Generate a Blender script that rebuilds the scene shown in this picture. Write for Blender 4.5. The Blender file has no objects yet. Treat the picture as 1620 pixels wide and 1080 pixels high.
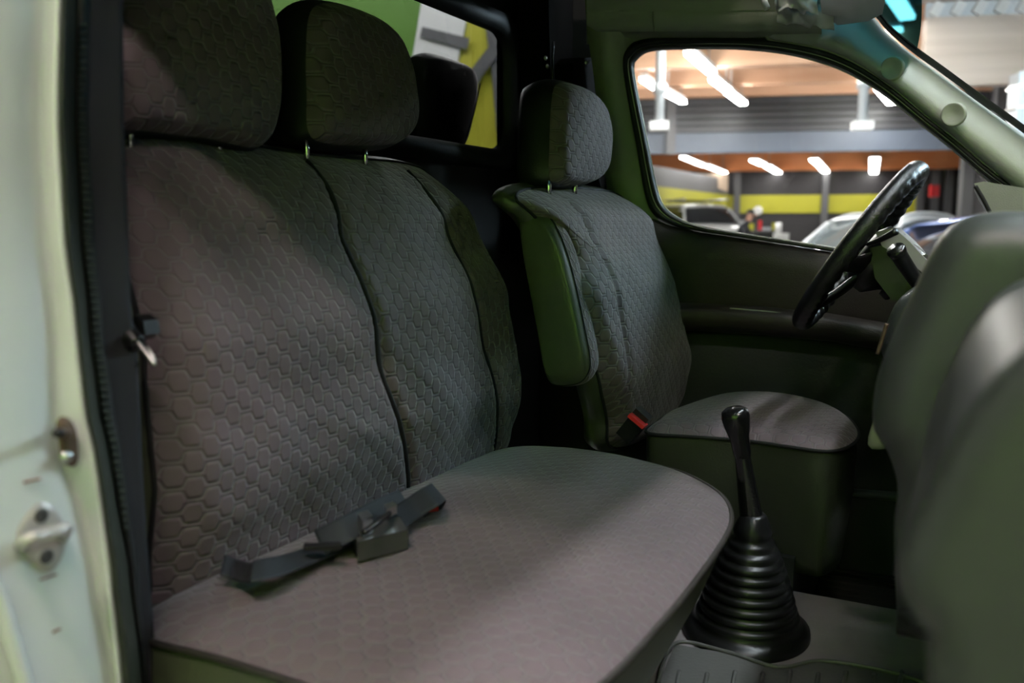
import bpy, bmesh, math, random
from mathutils import Vector, Matrix, noise
random.seed(7)
sc = bpy.context.scene
COL = sc.collection
pi = math.pi

# ------------------------------------------------------------------ camera
F = 1400.0
PITCH = math.atan(180 / F)
CAM = Vector((0, 0, 1.44))
YAW = math.atan(733 * math.cos(PITCH) / F)
FH = Vector((-math.sin(YAW), math.cos(YAW), 0))
RT = Vector((math.cos(YAW), math.sin(YAW), 0))
FW = FH * math.cos(PITCH) - Vector((0, 0, math.sin(PITCH)))
UP = FH * math.sin(PITCH) + Vector((0, 0, math.cos(PITCH)))
cd = bpy.data.cameras.new('camera'); cam = bpy.data.objects.new('camera', cd); COL.objects.link(cam)
cam.matrix_world = Matrix(((RT.x, UP.x, -FW.x, CAM.x), (RT.y, UP.y, -FW.y, CAM.y), (RT.z, UP.z, -FW.z, CAM.z), (0, 0, 0, 1)))
cd.sensor_width = 36; cd.lens = F / 1620 * 36; cd.clip_start = .02; cd.clip_end = 200
cd.dof.use_dof = True; cd.dof.focus_distance = 1.8; cd.dof.aperture_fstop = 3.0
sc.camera = cam
# hall axes: turned 10 degrees from the camera heading
HA = math.radians(10)
E2 = FH * math.cos(HA) + RT * math.sin(HA)
E1 = RT * math.cos(HA) - FH * math.sin(HA)

# ------------------------------------------------------------------ world, exposure
w = bpy.data.worlds.new('world'); sc.world = w; w.use_nodes = True
w.node_tree.nodes['Background'].inputs[0].default_value = (.55, .6, .62, 1)
w.node_tree.nodes['Background'].inputs[1].default_value = .05
sc.view_settings.view_transform = 'Standard'; sc.view_settings.look = 'None'
sc.view_settings.gamma = 1; sc.view_settings.use_curve_mapping = False
sc.view_settings.exposure = 0.0
LAMP_NEAR = 106.0     # emission of the tubes over the near bay
LAMP_FRONT = 80.0    # over the bay in front of the van
sc.cycles.use_adaptive_sampling = True; sc.cycles.adaptive_threshold = .05; sc.cycles.adaptive_min_samples = 16; sc.cycles.max_bounces = 5; sc.cycles.diffuse_bounces = 2; sc.cycles.glossy_bounces = 2; sc.cycles.transparent_max_bounces = 6
sc.cycles.caustics_reflective = False; sc.cycles.caustics_refractive = False
LAMP_WASH = 85.0    # added unseen lamps, shielded, that wash the green wall for bounce light
LAMP_MID = 90.0      # over the bay behind the driver's side
DAYLIGHT = 66.0      # unseen strip windows in the right hall wall, put in for cool light
LAMP_FAR = 19.0      # over the bays seen through the window

# ------------------------------------------------------------------ picture -> place
def ray(u, v): return FW + RT * ((u - 810) / F) - UP * ((v - 540) / F)
def on(u, v, ax, val):
    d = ray(u, v); i = 'xyz'.index(ax); return CAM + d * ((val - CAM[i]) / d[i])
def onplane(u, v, p, n):
    d = ray(u, v); return CAM + d * ((Vector(p) - CAM).dot(n) / d.dot(n))
def H(s, d, z): return Vector((0, 0, z)) + E1 * s + E2 * d          # hall coordinates
def onH(u, v, d):
    r = ray(u, v); return CAM + r * (d / r.dot(E2))
WN = Vector((0, 1, .2)).normalized(); WP = Vector((0, 2.27, 1.4))
def lean(u, v, off=0.0): return onplane(u, v, WP + Vector((0, off, 0)), WN)   # driver's door plane, leaning inwards

# ------------------------------------------------------------------ materials
MATS = {}
def nt(m):
    m.use_nodes = True; n = m.node_tree; return n, n.nodes['Principled BSDF']
def mat(name, col, rough=.5, metal=0, spec=.5, noise_amt=.12, scale=30, bump=0, coat=0, emit=None, estr=0, sheen=0, bscale=None):
    m = bpy.data.materials.new(name); n, b = nt(m)
    b.inputs['Roughness'].default_value = rough; b.inputs['Metallic'].default_value = metal
    b.inputs['Specular IOR Level'].default_value = spec
    if coat: b.inputs['Coat Weight'].default_value = coat; b.inputs['Coat Roughness'].default_value = .08
    if sheen: b.inputs['Sheen Weight'].default_value = sheen; b.inputs['Sheen Roughness'].default_value = .4
    tc = n.nodes.new('ShaderNodeTexCoord'); nz = n.nodes.new('ShaderNodeTexNoise')
    nz.inputs['Scale'].default_value = scale; nz.inputs['Detail'].default_value = 4
    n.links.new(tc.outputs['Object'], nz.inputs['Vector'])
    mx = n.nodes.new('ShaderNodeMix'); mx.data_type = 'RGBA'
    n.links.new(nz.outputs['Fac'], mx.inputs['Factor'])
    c = Vector(col)
    mx.inputs['A'].default_value = (*(c * (1 - noise_amt)), 1); mx.inputs['B'].default_value = (*[min(1, x * (1 + noise_amt)) for x in c], 1)
    n.links.new(mx.outputs['Result'], b.inputs['Base Color'])
    if bump:
        n2 = n.nodes.new('ShaderNodeTexNoise'); n2.inputs['Scale'].default_value = bscale or scale * 6; n2.inputs['Detail'].default_value = 3
        n.links.new(tc.outputs['Object'], n2.inputs['Vector'])
        bp = n.nodes.new('ShaderNodeBump'); bp.inputs['Strength'].default_value = bump; bp.inputs['Distance'].default_value = .002
        n.links.new(n2.outputs['Fac'], bp.inputs['Height']); n.links.new(bp.outputs['Normal'], b.inputs['Normal'])
    if emit:
        b.inputs['Emission Color'].default_value = (*emit, 1); b.inputs['Emission Strength'].default_value = estr
    MATS[name] = m; return m

def mth(n, op, a, b=None, c=None):
    k = n.nodes.new('ShaderNodeMath'); k.operation = op
    for i, x in enumerate((a, b, c)):
        if x is None: continue
        if isinstance(x, (int, float)): k.inputs[i].default_value = x
        else: n.links.new(x, k.inputs[i])
    return k.outputs[0]

def quilt(name, col, linecol, L=.040, A=.0162, swap=False, strength=.75):
    """Fabric with embossed interlocking rounded cells, from UV in metres."""
    m = bpy.data.materials.new(name); n, b = nt(m)
    b.inputs['Roughness'].default_value = .75; b.inputs['Specular IOR Level'].default_value = .35
    b.inputs['Sheen Weight'].default_value = .25; b.inputs['Sheen Roughness'].default_value = .35
    uv = n.nodes.new('ShaderNodeUVMap'); sp = n.nodes.new('ShaderNodeSeparateXYZ'); n.links.new(uv.outputs[0], sp.inputs[0])
    X, Y = (sp.outputs[1], sp.outputs[0]) if swap else (sp.outputs[0], sp.outputs[1])
    row = mth(n, 'DIVIDE', Y, A)
    k = mth(n, 'ROUND', row)
    par = mth(n, 'SUBTRACT', mth(n, 'MULTIPLY', mth(n, 'PINGPONG', k, 1.0), 2.0), 1.0)      # -1 / +1 by row
    s = mth(n, 'SINE', mth(n, 'MULTIPLY', X, 2 * pi / L))
    sq = mth(n, 'DIVIDE', mth(n, 'TANH', mth(n, 'MULTIPLY', s, 2.8)), .993)
    line = mth(n, 'MULTIPLY', mth(n, 'MULTIPLY', sq, par), .36)
    d = mth(n, 'SUBTRACT', mth(n, 'SUBTRACT', row, k), line)
    # slope of the line widens the vertical distance: divide by sqrt(1+slope^2)
    co = mth(n, 'COSINE', mth(n, 'MULTIPLY', X, 2 * pi / L))
    th2 = mth(n, 'SUBTRACT', 1.0, mth(n, 'MULTIPLY', sq, sq))
    sl = mth(n, 'MULTIPLY', mth(n, 'MULTIPLY', co, th2), .36 * 2.8 * 2 * pi * A / L)
    nrm = mth(n, 'SQRT', mth(n, 'ADD', 1.0, mth(n, 'MULTIPLY', sl, sl)))
    dd = mth(n, 'DIVIDE', mth(n, 'ABSOLUTE', d), nrm)
    h = mth(n, 'SUBTRACT', 1.0, mth(n, 'EXPONENT', mth(n, 'MULTIPLY', mth(n, 'MULTIPLY', dd, dd), -55.0)))
    thread = mth(n, 'EXPONENT', mth(n, 'MULTIPLY', mth(n, 'MULTIPLY', dd, dd), -520.0))
    tc = n.nodes.new('ShaderNodeTexCoord')
    fz = n.nodes.new('ShaderNodeTexNoise'); fz.inputs['Scale'].default_value = 900; n.links.new(tc.outputs['Object'], fz.inputs['Vector'])
    lo = n.nodes.new('ShaderNodeTexNoise'); lo.inputs['Scale'].default_value = 6; n.links.new(tc.outputs['Object'], lo.inputs['Vector'])
    mx = n.nodes.new('ShaderNodeMix'); mx.data_type = 'RGBA'; n.links.new(thread, mx.inputs['Factor'])
    mx.inputs['A'].default_value = (*col, 1); mx.inputs['B'].default_value = (*linecol, 1)
    hv = n.nodes.new('ShaderNodeHueSaturation'); n.links.new(mx.outputs['Result'], hv.inputs['Color'])
    n.links.new(mth(n, 'ADD', .84, mth(n, 'MULTIPLY', lo.outputs['Fac'], .32)), hv.inputs['Value'])
    n.links.new(hv.outputs['Color'], b.inputs['Base Color'])
    hh = mth(n, 'ADD', h, mth(n, 'ADD', mth(n, 'MULTIPLY', fz.outputs['Fac'], .12), mth(n, 'MULTIPLY', thread, .10)))
    bp = n.nodes.new('ShaderNodeBump'); bp.inputs['Strength'].default_value = strength; bp.inputs['Distance'].default_value = .0030
    n.links.new(hh, bp.inputs['Height']); n.links.new(bp.outputs['Normal'], b.inputs['Normal'])
    MATS[name] = m; return m

def glassy(name, tint, ior=1.45, cap=1.0):
    m = bpy.data.materials.new(name); m.use_nodes = True; n = m.node_tree; n.nodes.remove(n.nodes['Principled BSDF'])
    t = n.nodes.new('ShaderNodeBsdfTransparent'); t.inputs[0].default_value = (*tint, 1)
    g = n.nodes.new('ShaderNodeBsdfGlossy'); g.inputs['Roughness'].default_value = .02
    lw = n.nodes.new('ShaderNodeFresnel'); lw.inputs['IOR'].default_value = ior
    nz = n.nodes.new('ShaderNodeTexNoise'); nz.inputs['Scale'].default_value = 3
    f = mth(n, 'MULTIPLY', lw.outputs[0], mth(n, 'ADD', .9, mth(n, 'MULTIPLY', nz.outputs['Fac'], .2)))
    f = mth(n, 'MINIMUM', f, cap)
    mx = n.nodes.new('ShaderNodeMixShader'); n.links.new(f, mx.inputs[0]); n.links.new(t.outputs[0], mx.inputs[1]); n.links.new(g.outputs[0], mx.inputs[2])
    n.links.new(mx.outputs[0], n.nodes['Material Output'].inputs[0]); MATS[name] = m; return m

FABC = (.146, .112, .123)
quilt('fabric', FABC, (.178, .168, .172))
quilt('fabric_seat', FABC, (.15, .14, .145), swap=True, strength=.5)
mat('vinyl', (.078, .088, .052), .36, spec=.5, bump=.25, scale=40)
mat('vinyl_olive', (.036, .042, .026), .4, spec=.5, bump=.25, scale=40)
mat('vinyl_dark', (.012, .014, .012), .45, bump=.25, scale=40)
mat('piping', (.030, .026, .022), .5)
mat('seam', (.006, .006, .006), .8)
mat('matte_black', (.006, .006, .006), .9, spec=.05)
mat('paint', (.72, .74, .70), .30, coat=.4, noise_amt=.04, scale=8)
mat('rubber', (.007, .008, .007), .6, bump=.2)
mat('rubber_olive', (.035, .042, .028), .5, bump=.2)
mat('black_plastic', (.009, .009, .009), .33, bump=.15)
mat('black_gloss', (.008, .008, .008), .16, bump=.12, scale=60)
mat('leather', (.011, .011, .011), .24, bump=.5, scale=120, bscale=420)
mat('black_wall', (.007, .008, .007), .38, scale=6)
mat('trim_grey', (.26, .29, .20), .45, bump=.25, scale=60, noise_amt=.06)
mat('pillar_grey', (.33, .35, .30), .45, bump=.2, scale=60, noise_amt=.05)
mat('header_grey', (.32, .36, .26), .45, bump=.2, scale=60, noise_amt=.05)
mat('headliner', (.055, .06, .048), .8, bump=.4)
mat('door_trim', (.027, .021, .016), .55, bump=.5, scale=50)
mat('door_trim_low', (.014, .017, .014), .7, bump=.4)
mat('dash', (.049, .057, .052), .36, bump=.25, scale=80, noise_amt=.05)
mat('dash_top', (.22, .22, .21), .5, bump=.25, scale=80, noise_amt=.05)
mat('shroud', (.27, .265, .26), .45, bump=.2, scale=80, noise_amt=.05)
mat('chrome', (.75, .75, .72), .12, metal=1, noise_amt=.03)
mat('steel', (.55, .55, .53), .3, metal=1)
mat('zinc', (.50, .47, .44), .45, metal=.4, noise_amt=.15, scale=60)
mat('rust', (.14, .09, .06), .5, metal=.4, noise_amt=.4, scale=120)
mat('belt', (.020, .026, .032), .6, bump=.6, scale=100, bscale=900)
mat('belt_dark', (.018, .018, .022), .6, bump=.6, scale=100, bscale=900)
mat('buckle', (.060, .060, .056), .35, bump=.1)
mat('red', (.75, .03, .04), .4, noise_amt=.08)
mat('red_mark', (.24, .035, .012), .6)
mat('floor_rubber', (.30, .27, .27), .5, bump=.3, scale=25)
mat('mat_grey', (.10, .10, .095), .45, bump=.3, scale=25)
mat('carpet', (.025, .024, .018), .95, bump=1, scale=80, bscale=500)
mat('visor', (.62, .64, .58), .5, noise_amt=.05)
mat('crumpled', (.55, .56, .55), .45, noise_amt=.1)
mat('tag', (.26, .28, .20), .4)
# hall
mat('concrete', (.30, .29, .28), .45, scale=2, noise_amt=.2)
mat('hall_dark', (.028, .026, .029), .6, scale=3)
mat('hall_slat', (.040, .042, .050), .45, scale=3)
mat('hall_blue', (.10, .122, .165), .45, scale=3)
mat('hall_post', (.11, .11, .118), .5)
mat('yellow', (.46, .44, .03), .5, noise_amt=.05, scale=2)
mat('lime', (.30, .62, .08), .5, noise_amt=.05, scale=2)
mat('hall_white', (.72, .72, .72), .5, noise_amt=.04)
mat('white', (.80, .80, .80), .4, noise_amt=.03)
mat('car_white', (.75, .76, .77), .25, coat=.6, noise_amt=.02, scale=2)
mat('car_silver', (.72, .74, .77), .28, metal=.3, coat=.7, noise_amt=.03, scale=2)
mat('car_blue', (.13, .20, .48), .22, metal=.2, coat=.8, noise_amt=.03, scale=2)
mat('tyre', (.02, .02, .02), .8)
mat('car_glass', (.10, .12, .125), .05, spec=.9, noise_amt=.3, scale=2)
mat('dark_glass', (.015, .016, .02), .06, spec=.9)
mat('galv', (.52, .55, .58), .4, metal=.3, noise_amt=.08, scale=4)
mat('plywood', (.48, .36, .27), .6, noise_amt=.15, scale=3)
mat('skin', (.45, .24, .17), .5)
mat('cloth_dark', (.02, .02, .025), .8)
glassy('glass', (.93, .95, .94)); glassy('windscreen_glass', (.95, .97, .96), 1.45, .03); glassy('tint', (.018, .085, .105), 1.45, .03); glassy('rear_glass', (.25, .26, .27))
def tube_mat(name, col, s): return mat(name, (.8, .8, .8), .5, emit=col, estr=s)
tube_mat('tube_wash', (1, .96, .9), LAMP_WASH); tube_mat('tube_near', (1, .85, .80), LAMP_NEAR); tube_mat('tube_front', (.86, .94, 1), LAMP_FRONT); tube_mat('tube_far', (1, .97, .93), LAMP_FAR); tube_mat('tube_mid', (1, .97, .93), LAMP_MID); tube_mat('daylight', (.66, .87, 1), DAYLIGHT)

def wood(name, c1, c2, ax='x'):
    m = bpy.data.materials.new(name); n, b = nt(m); b.inputs['Roughness'].default_value = .55
    tc = n.nodes.new('ShaderNodeTexCoord'); mp = n.nodes.new('ShaderNodeMapping'); n.links.new(tc.outputs['Object'], mp.inputs[0])
    mp.inputs['Rotation'].default_value = (0, 0, -math.atan2(E1.y, E1.x)); mp2 = n.nodes.new('ShaderNodeMapping'); n.links.new(mp.outputs[0], mp2.inputs[0])
    mp2.inputs['Scale'].default_value = (.25, 1, 5)
    nz = n.nodes.new('ShaderNodeTexNoise'); nz.inputs['Scale'].default_value = 1.6; nz.inputs['Detail'].default_value = 6; n.links.new(mp2.outputs[0], nz.inputs['Vector'])
    cr = n.nodes.new('ShaderNodeValToRGB'); cr.color_ramp.elements[0].position = .3; cr.color_ramp.elements[1].position = .7
    cr.color_ramp.elements[0].color = (*c1, 1); cr.color_ramp.elements[1].color = (*c2, 1)
    n.links.new(nz.outputs['Fac'], cr.inputs[0]); n.links.new(cr.outputs[0], b.inputs['Base Color']); MATS[name] = m
wood('glulam', (.57, .31, .185), (.69, .41, .265)); wood('glulam_glare', (.48, .40, .34), (.58, .49, .43)); wood('glulam_far', (.80, .25, .085), (.90, .33, .12))  # windscreen glare is mixed into the paler wood of the right beams
# partition window: dark glass with a strong surface reflection
m = mat('mirror_glass', (.006, .007, .007), .02, spec=1.0, coat=1.0, noise_amt=.02); m.node_tree.nodes['Principled BSDF'].inputs['IOR'].default_value = 2.6

# ------------------------------------------------------------------ mesh helpers
def link(name, me, m, parent=None, smooth=True):
    o = bpy.data.objects.new(name, me); COL.objects.link(o)
    if m: me.materials.append(MATS[m])
    if smooth:
        for p in me.polygons: p.use_smooth = True
    if parent: o.parent = parent
    return o
def pyd(name, vs, fs, m, parent=None, smooth=True, uvs=None):
    me = bpy.data.meshes.new(name); me.from_pydata([tuple(v) for v in vs], [], fs); me.update()
    if uvs:
        l = me.uv_layers.new(name='UVMap')
        for lp in me.loops: l.data[lp.index].uv = uvs[lp.vertex_index]
    return link(name, me, m, parent, smooth)
def bmo(name, bm, m, parent=None, smooth=False, bevel=0, seg=2, subd=0, angle=35):
    if bevel:
        es = [e for e in bm.edges if len(e.link_faces) == 2 and e.calc_face_angle(0) > math.radians(angle)]
        bmesh.ops.bevel(bm, geom=es, offset=bevel, segments=seg, affect='EDGES', profile=.5, clamp_overlap=True)
    bmesh.ops.recalc_face_normals(bm, faces=bm.faces)
    me = bpy.data.meshes.new(name); bm.to_mesh(me); bm.free()
    o = link(name, me, m, parent, smooth or bevel > 0)
    if smooth or bevel: me.set_sharp_from_angle(angle=math.radians(40)) if hasattr(me, 'set_sharp_from_angle') else None
    return o
def empty(name, loc, label=None, cat=None, group=None):
    o = bpy.data.objects.new(name, None); COL.objects.link(o); o.location = loc; o.empty_display_size = .05
    if label: tag(o, label, cat, group)
    return o
def tag(o, label, cat, group=None):
    o['label'] = label; o['category'] = cat
    if group: o['group'] = group
    return o
def struct(o, label, cat='wall'):
    o['kind'] = 'structure'; o['label'] = label; o['category'] = cat; return o
def put(o, root):
    """parent a mesh built in world coordinates to a root that has a location"""
    o.parent = root; o.matrix_parent_inverse = Matrix.Translation(-root.location)
    return o
def sub(o, part):
    o.parent = part; o.matrix_parent_inverse = Matrix.Identity(4); return o
def box_bm(bm, c, sx, sy, sz, M=None):
    c = Vector(c); vs = []
    for k in (-1, 1):
        for j in (-1, 1):
            for i in (-1, 1):
                p = Vector((i * sx / 2, j * sy / 2, k * sz / 2))
                if M is not None: p = M @ p
                vs.append(bm.verts.new(c + p))
    for f in ((0, 2, 3, 1), (4, 5, 7, 6), (0, 1, 5, 4), (2, 6, 7, 3), (0, 4, 6, 2), (1, 3, 7, 5)): bm.faces.new([vs[i] for i in f])
def box(name, c, sx, sy, sz, m, parent=None, bevel=0, seg=2, M=None):
    bm = bmesh.new(); box_bm(bm, c, sx, sy, sz, M); return bmo(name, bm, m, parent, bevel=bevel, seg=seg)
HM = Matrix(((E1.x, E2.x, 0), (E1.y, E2.y, 0), (0, 0, 1)))
def hbox(name, s0, s1, d0, d1, z0, z1, m, parent=None, bevel=0):
    return box(name, H((s0 + s1) / 2, (d0 + d1) / 2, (z0 + z1) / 2), s1 - s0, d1 - d0, z1 - z0, m, parent, bevel, M=HM)
def cr(pts, n, closed=False):
    """Catmull-Rom resample to n points evenly by arc length"""
    P = [Vector(p) for p in pts]; N = len(P); out = []
    rng = N if closed else N - 1
    for i in range(rng):
        if closed: a, b, c, d = P[(i - 1) % N], P[i], P[(i + 1) % N], P[(i + 2) % N]
        else: a, b, c, d = P[max(i - 1, 0)], P[i], P[i + 1], P[min(i + 2, N - 1)]
        for k in range(14):
            t = k / 14
            out.append(.5 * ((2 * b) + (c - a) * t + (2 * a - 5 * b + 4 * c - d) * t * t + (3 * b - a - 3 * c + d) * t ** 3))
    out.append(P[0].copy() if closed else P[-1].copy())
    L = [0]
    for i in range(1, len(out)): L.append(L[-1] + (out[i] - out[i - 1]).length)
    res = []; j = 0; cnt = n if closed else n - 1
    for k in range(n):
        t = L[-1] * k / cnt
        while j < len(L) - 2 and L[j + 1] < t: j += 1
        f = (t - L[j]) / max(1e-9, L[j + 1] - L[j]); res.append(out[j].lerp(out[j + 1], min(1, max(0, f))))
    return res
def poly_len(pts, n):
    """linear resample"""
    L = [0]; P = [Vector(p) for p in pts]
    for i in range(1, len(P)): L.append(L[-1] + (P[i] - P[i - 1]).length)
    res = []; j = 0
    for k in range(n):
        t = L[-1] * k / (n - 1)
        while j < len(L) - 2 and L[j + 1] < t: j += 1
        res.append(P[j].lerp(P[j + 1], (t - L[j]) / max(1e-9, L[j + 1] - L[j])))
    return res
def loft(name, rows, m, parent=None, closed_u=False, smooth=True, thick=0, uv=False):
    n = len(rows[0]); vs = [p for r in rows for p in r]; fs = []
    for i in range(len(rows) - 1):
        for j in range(n if closed_u else n - 1):
            j2 = (j + 1) % n; fs.append((i * n + j, i * n + j2, (i + 1) * n + j2, (i + 1) * n + j))
    uvs = None
    if uv:
        uvs = []
        for i, r in enumerate(rows):
            acc = 0
            for j, p in enumerate(r):
                if j: acc += (Vector(p) - Vector(r[j - 1])).length
                uvs.append((acc, i * .02))
    o = pyd(name, vs, fs, m, parent, smooth, uvs)
    if thick:
        md = o.modifiers.new('thick', 'SOLIDIFY'); md.thickness = thick; md.offset = -1
    return o
def tube(name, pts, r, m, parent=None, seg=8, n=None, closed=False, caps=True, flat=None):
    P = cr(pts, n or max(8, len(pts) * 6), closed) if len(pts) > 2 else [Vector(p) for p in pts]
    N = len(P); rings = []; prev = None
    rr = r if callable(r) else (lambda t: r)
    for i in range(N):
        t = (P[(i + 1) % N] - P[i - 1]) if closed else (P[min(i + 1, N - 1)] - P[max(i - 1, 0)])
        t = t.normalized() if t.length > 1e-9 else Vector((0, 0, 1))
        if prev is None:
            a = Vector((0, 0, 1)) if abs(t.z) < .9 else Vector((1, 0, 0)); nrm = a.cross(t).normalized()
        else: nrm = (prev - t * prev.dot(t)).normalized()
        prev = nrm; bn = t.cross(nrm); R_ = rr(i / max(1, N - 1))
        rings.append([P[i] + (nrm * math.cos(2 * pi * k / seg) + bn * math.sin(2 * pi * k / seg)) * R_ for k in range(seg)])
    vs = [p for r_ in rings for p in r_]; fs = []
    for i in range(N if closed else N - 1):
        i2 = (i + 1) % N
        for k in range(seg):
            k2 = (k + 1) % seg; fs.append((i * seg + k, i * seg + k2, i2 * seg + k2, i2 * seg + k))
    if caps and not closed: fs += [tuple(range(seg))[::-1], tuple((N - 1) * seg + k for k in range(seg))]
    return pyd(name, vs, fs, m, parent)
def lathe(name, prof, org, axis, m, parent=None, seg=40, sx=1, sy=1, xdir=None):
    ax = Vector(axis).normalized(); a = Vector(xdir) if xdir else (Vector((1, 0, 0)) if abs(ax.x) < .9 else Vector((0, 1, 0)))
    ex = (a - ax * a.dot(ax)).normalized(); ey = ax.cross(ex); org = Vector(org)
    rows = [[org + ax * h + ex * (r * sx * math.cos(2 * pi * k / seg)) + ey * (r * sy * math.sin(2 * pi * k / seg)) for k in range(seg)] for r, h in prof]
    return loft(name, rows, m, parent, closed_u=True)
def prism(name, outline, d0, d1, m, parent=None, bevel=0, seg=2):
    """outline: list of Vector; extruded from +d0 to +d1 (vectors)"""
    bm = bmesh.new(); a = [bm.verts.new(Vector(p) + d0) for p in outline]; b = [bm.verts.new(Vector(p) + d1) for p in outline]
    n = len(a); bm.faces.new(a[::-1]); bm.faces.new(b)
    for i in range(n): bm.faces.new((a[i], a[(i + 1) % n], b[(i + 1) % n], b[i]))
    return bmo(name, bm, m, parent, bevel=bevel, seg=seg)
def ribbon(name, pts, width_dirs, half, m, parent=None, n=60, thick=.0014):
    """webbing: centreline with a width direction at each control point"""
    P = cr(pts, n); W = cr(width_dirs, n)
    rows = []
    for p, wd in zip(P, W):
        wd = wd.normalized(); rows.append([p + wd * (half * (k / 4 - 1)) for k in range(9)])
    o = loft(name, rows, m, parent); md = o.modifiers.new('thick', 'SOLIDIFY'); md.thickness = thick; md.offset = 0
    return o

class Pillow:
    """A padded panel: domed front inside a closed outline, a side band and a back. deform: (a,b,c) -> world"""
    def __init__(s, outline, th, bulge, deform, roll=.02, p=3, N=120, sculpt=None, center=None, smooth=True):
        s.o = cr([(a, b, 0) for a, b in outline], N, True) if smooth else poly_len([(a, b, 0) for a, b in outline] + [(outline[0][0], outline[0][1], 0)], N + 1)[:-1]
        s.N = N; s.c = Vector((*center, 0)) if center else sum(s.o, Vector()) / N
        s.th, s.bulge, s.roll, s.p, s.deform, s.sculpt = th, bulge, roll, p, deform, sculpt
        ang = sorted((math.atan2((q - s.c).y, (q - s.c).x), (q - s.c).length) for q in s.o); s.ang = ang
    def h(s, a, b, r):
        c = s.th + s.bulge * (1 - r ** s.p) - s.roll * max(0, (r - .84) / .16) ** 2
        if s.sculpt: c += s.sculpt(a, b, r)
        return c
    def surf(s, a, b, up=0.0):
        v = Vector((a, b, 0)) - s.c; t = math.atan2(v.y, v.x); A = s.ang
        import bisect
        i = bisect.bisect(A, (t, 0)); (t0, l0), (t1, l1) = A[i - 1], A[i % len(A)]
        if t1 <= t0: t1 += 2 * pi
        if t < t0: t += 2 * pi
        l = l0 + (l1 - l0) * (t - t0) / max(1e-9, t1 - t0)
        return Vector(s.deform(a, b, s.h(a, b, min(1.0, v.length / l)) + up))
    def front(s, name, m, parent=None, nr=40):
        vs = [s.deform(s.c.x, s.c.y, s.h(s.c.x, s.c.y, 0))]; uvs = [(s.c.x, s.c.y)]; fs = []; N = s.N
        for i in range(1, nr + 1):
            r = (i / nr) ** .8
            for q in s.o:
                p = s.c + (q - s.c) * r; vs.append(s.deform(p.x, p.y, s.h(p.x, p.y, r))); uvs.append((p.x, p.y))
        for k in range(N): fs.append((0, 1 + k, 1 + (k + 1) % N))
        for i in range(nr - 1):
            for k in range(N):
                a = 1 + i * N; b = a + N; k2 = (k + 1) % N; fs.append((a + k, b + k, b + k2, a + k2))
        d0 = Vector(vs[0]); up_ = Vector(s.deform(s.c.x, s.c.y, s.h(s.c.x, s.c.y, 0) + .01)) - d0
        if (Vector(vs[1]) - d0).cross(Vector(vs[2]) - d0).dot(up_) < 0: fs = [f[::-1] for f in fs]
        return pyd(name, vs, fs, m, parent, True, uvs)
    def nrm(s, k):
        t = s.o[(k + 1) % s.N] - s.o[k - 1]; n = Vector((t.y, -t.x, 0)).normalized()
        return n if n.dot(s.o[k] - s.c) > 0 else -n
    def band(s, name, m, parent=None, bow=.01, c1=0.0, steps=8, back=True, inset=0.0):
        rows = []
        for j in range(steps + 1):
            f = j / steps; row = []
            for k, q in enumerate(s.o):
                e = s.h(q.x, q.y, 1); nk = s.nrm(k); p = q + nk * (bow * math.sin(pi * f) - (inset(nk) if callable(inset) else inset) * f)
                row.append(Vector(s.deform(p.x, p.y, e + (c1 - e) * f)))
            rows.append(row)
        if back: rows.append([Vector(s.deform(s.c.x + (q.x - s.c.x) * .5, s.c.y + (q.y - s.c.y) * .5, c1)) for q in s.o])
        o = loft(name, rows, m, parent, closed_u=True, uv=True)
        if back:
            me = o.data; bm = bmesh.new(); bm.from_mesh(me); bm.verts.ensure_lookup_table()
            n0 = (len(rows) - 1) * s.N; f = bm.faces.new([bm.verts[n0 + k] for k in range(s.N)]); f.smooth = True
            bm.to_mesh(me); bm.free()
        return o
    def edge(s, out=.0, c=.0): return [Vector(s.deform(q.x + s.nrm(k).x * out, q.y + s.nrm(k).y * out, s.h(q.x, q.y, 1) + c)) for k, q in enumerate(s.o)]
def interp(x, xs, ys):
    if x <= xs[0]: return ys[0] + (ys[1] - ys[0]) / (xs[1] - xs[0]) * (x - xs[0])
    if x >= xs[-1]: return ys[-1] + (ys[-1] - ys[-2]) / (xs[-1] - xs[-2]) * (x - xs[-1])
    for i in range(len(xs) - 1):
        if x <= xs[i + 1]:
            t = (x - xs[i]) / (xs[i + 1] - xs[i]); t = t * t * (3 - 2 * t) * .5 + t * .5
            return ys[i] + (ys[i + 1] - ys[i]) * t
def flat_ring(name, outer, inner, m, parent=None, thick=0):
    o = loft(name, [outer, inner], m, parent, closed_u=True, smooth=False)
    if thick: md = o.modifiers.new('t', 'SOLIDIFY'); md.thickness = thick
    return o
def dup(root, delta, label=None):
    r = root.copy(); COL.objects.link(r); r.location = root.location + Vector(delta)
    if label: r['label'] = label
    for ch in list(root.children):
        c = ch.copy(); COL.objects.link(c); c.parent = r; c.matrix_parent_inverse = ch.matrix_parent_inverse.copy()
        for g in ch.children:
            d = g.copy(); COL.objects.link(d); d.parent = c; d.matrix_parent_inverse = g.matrix_parent_inverse.copy()
    return r

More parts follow.
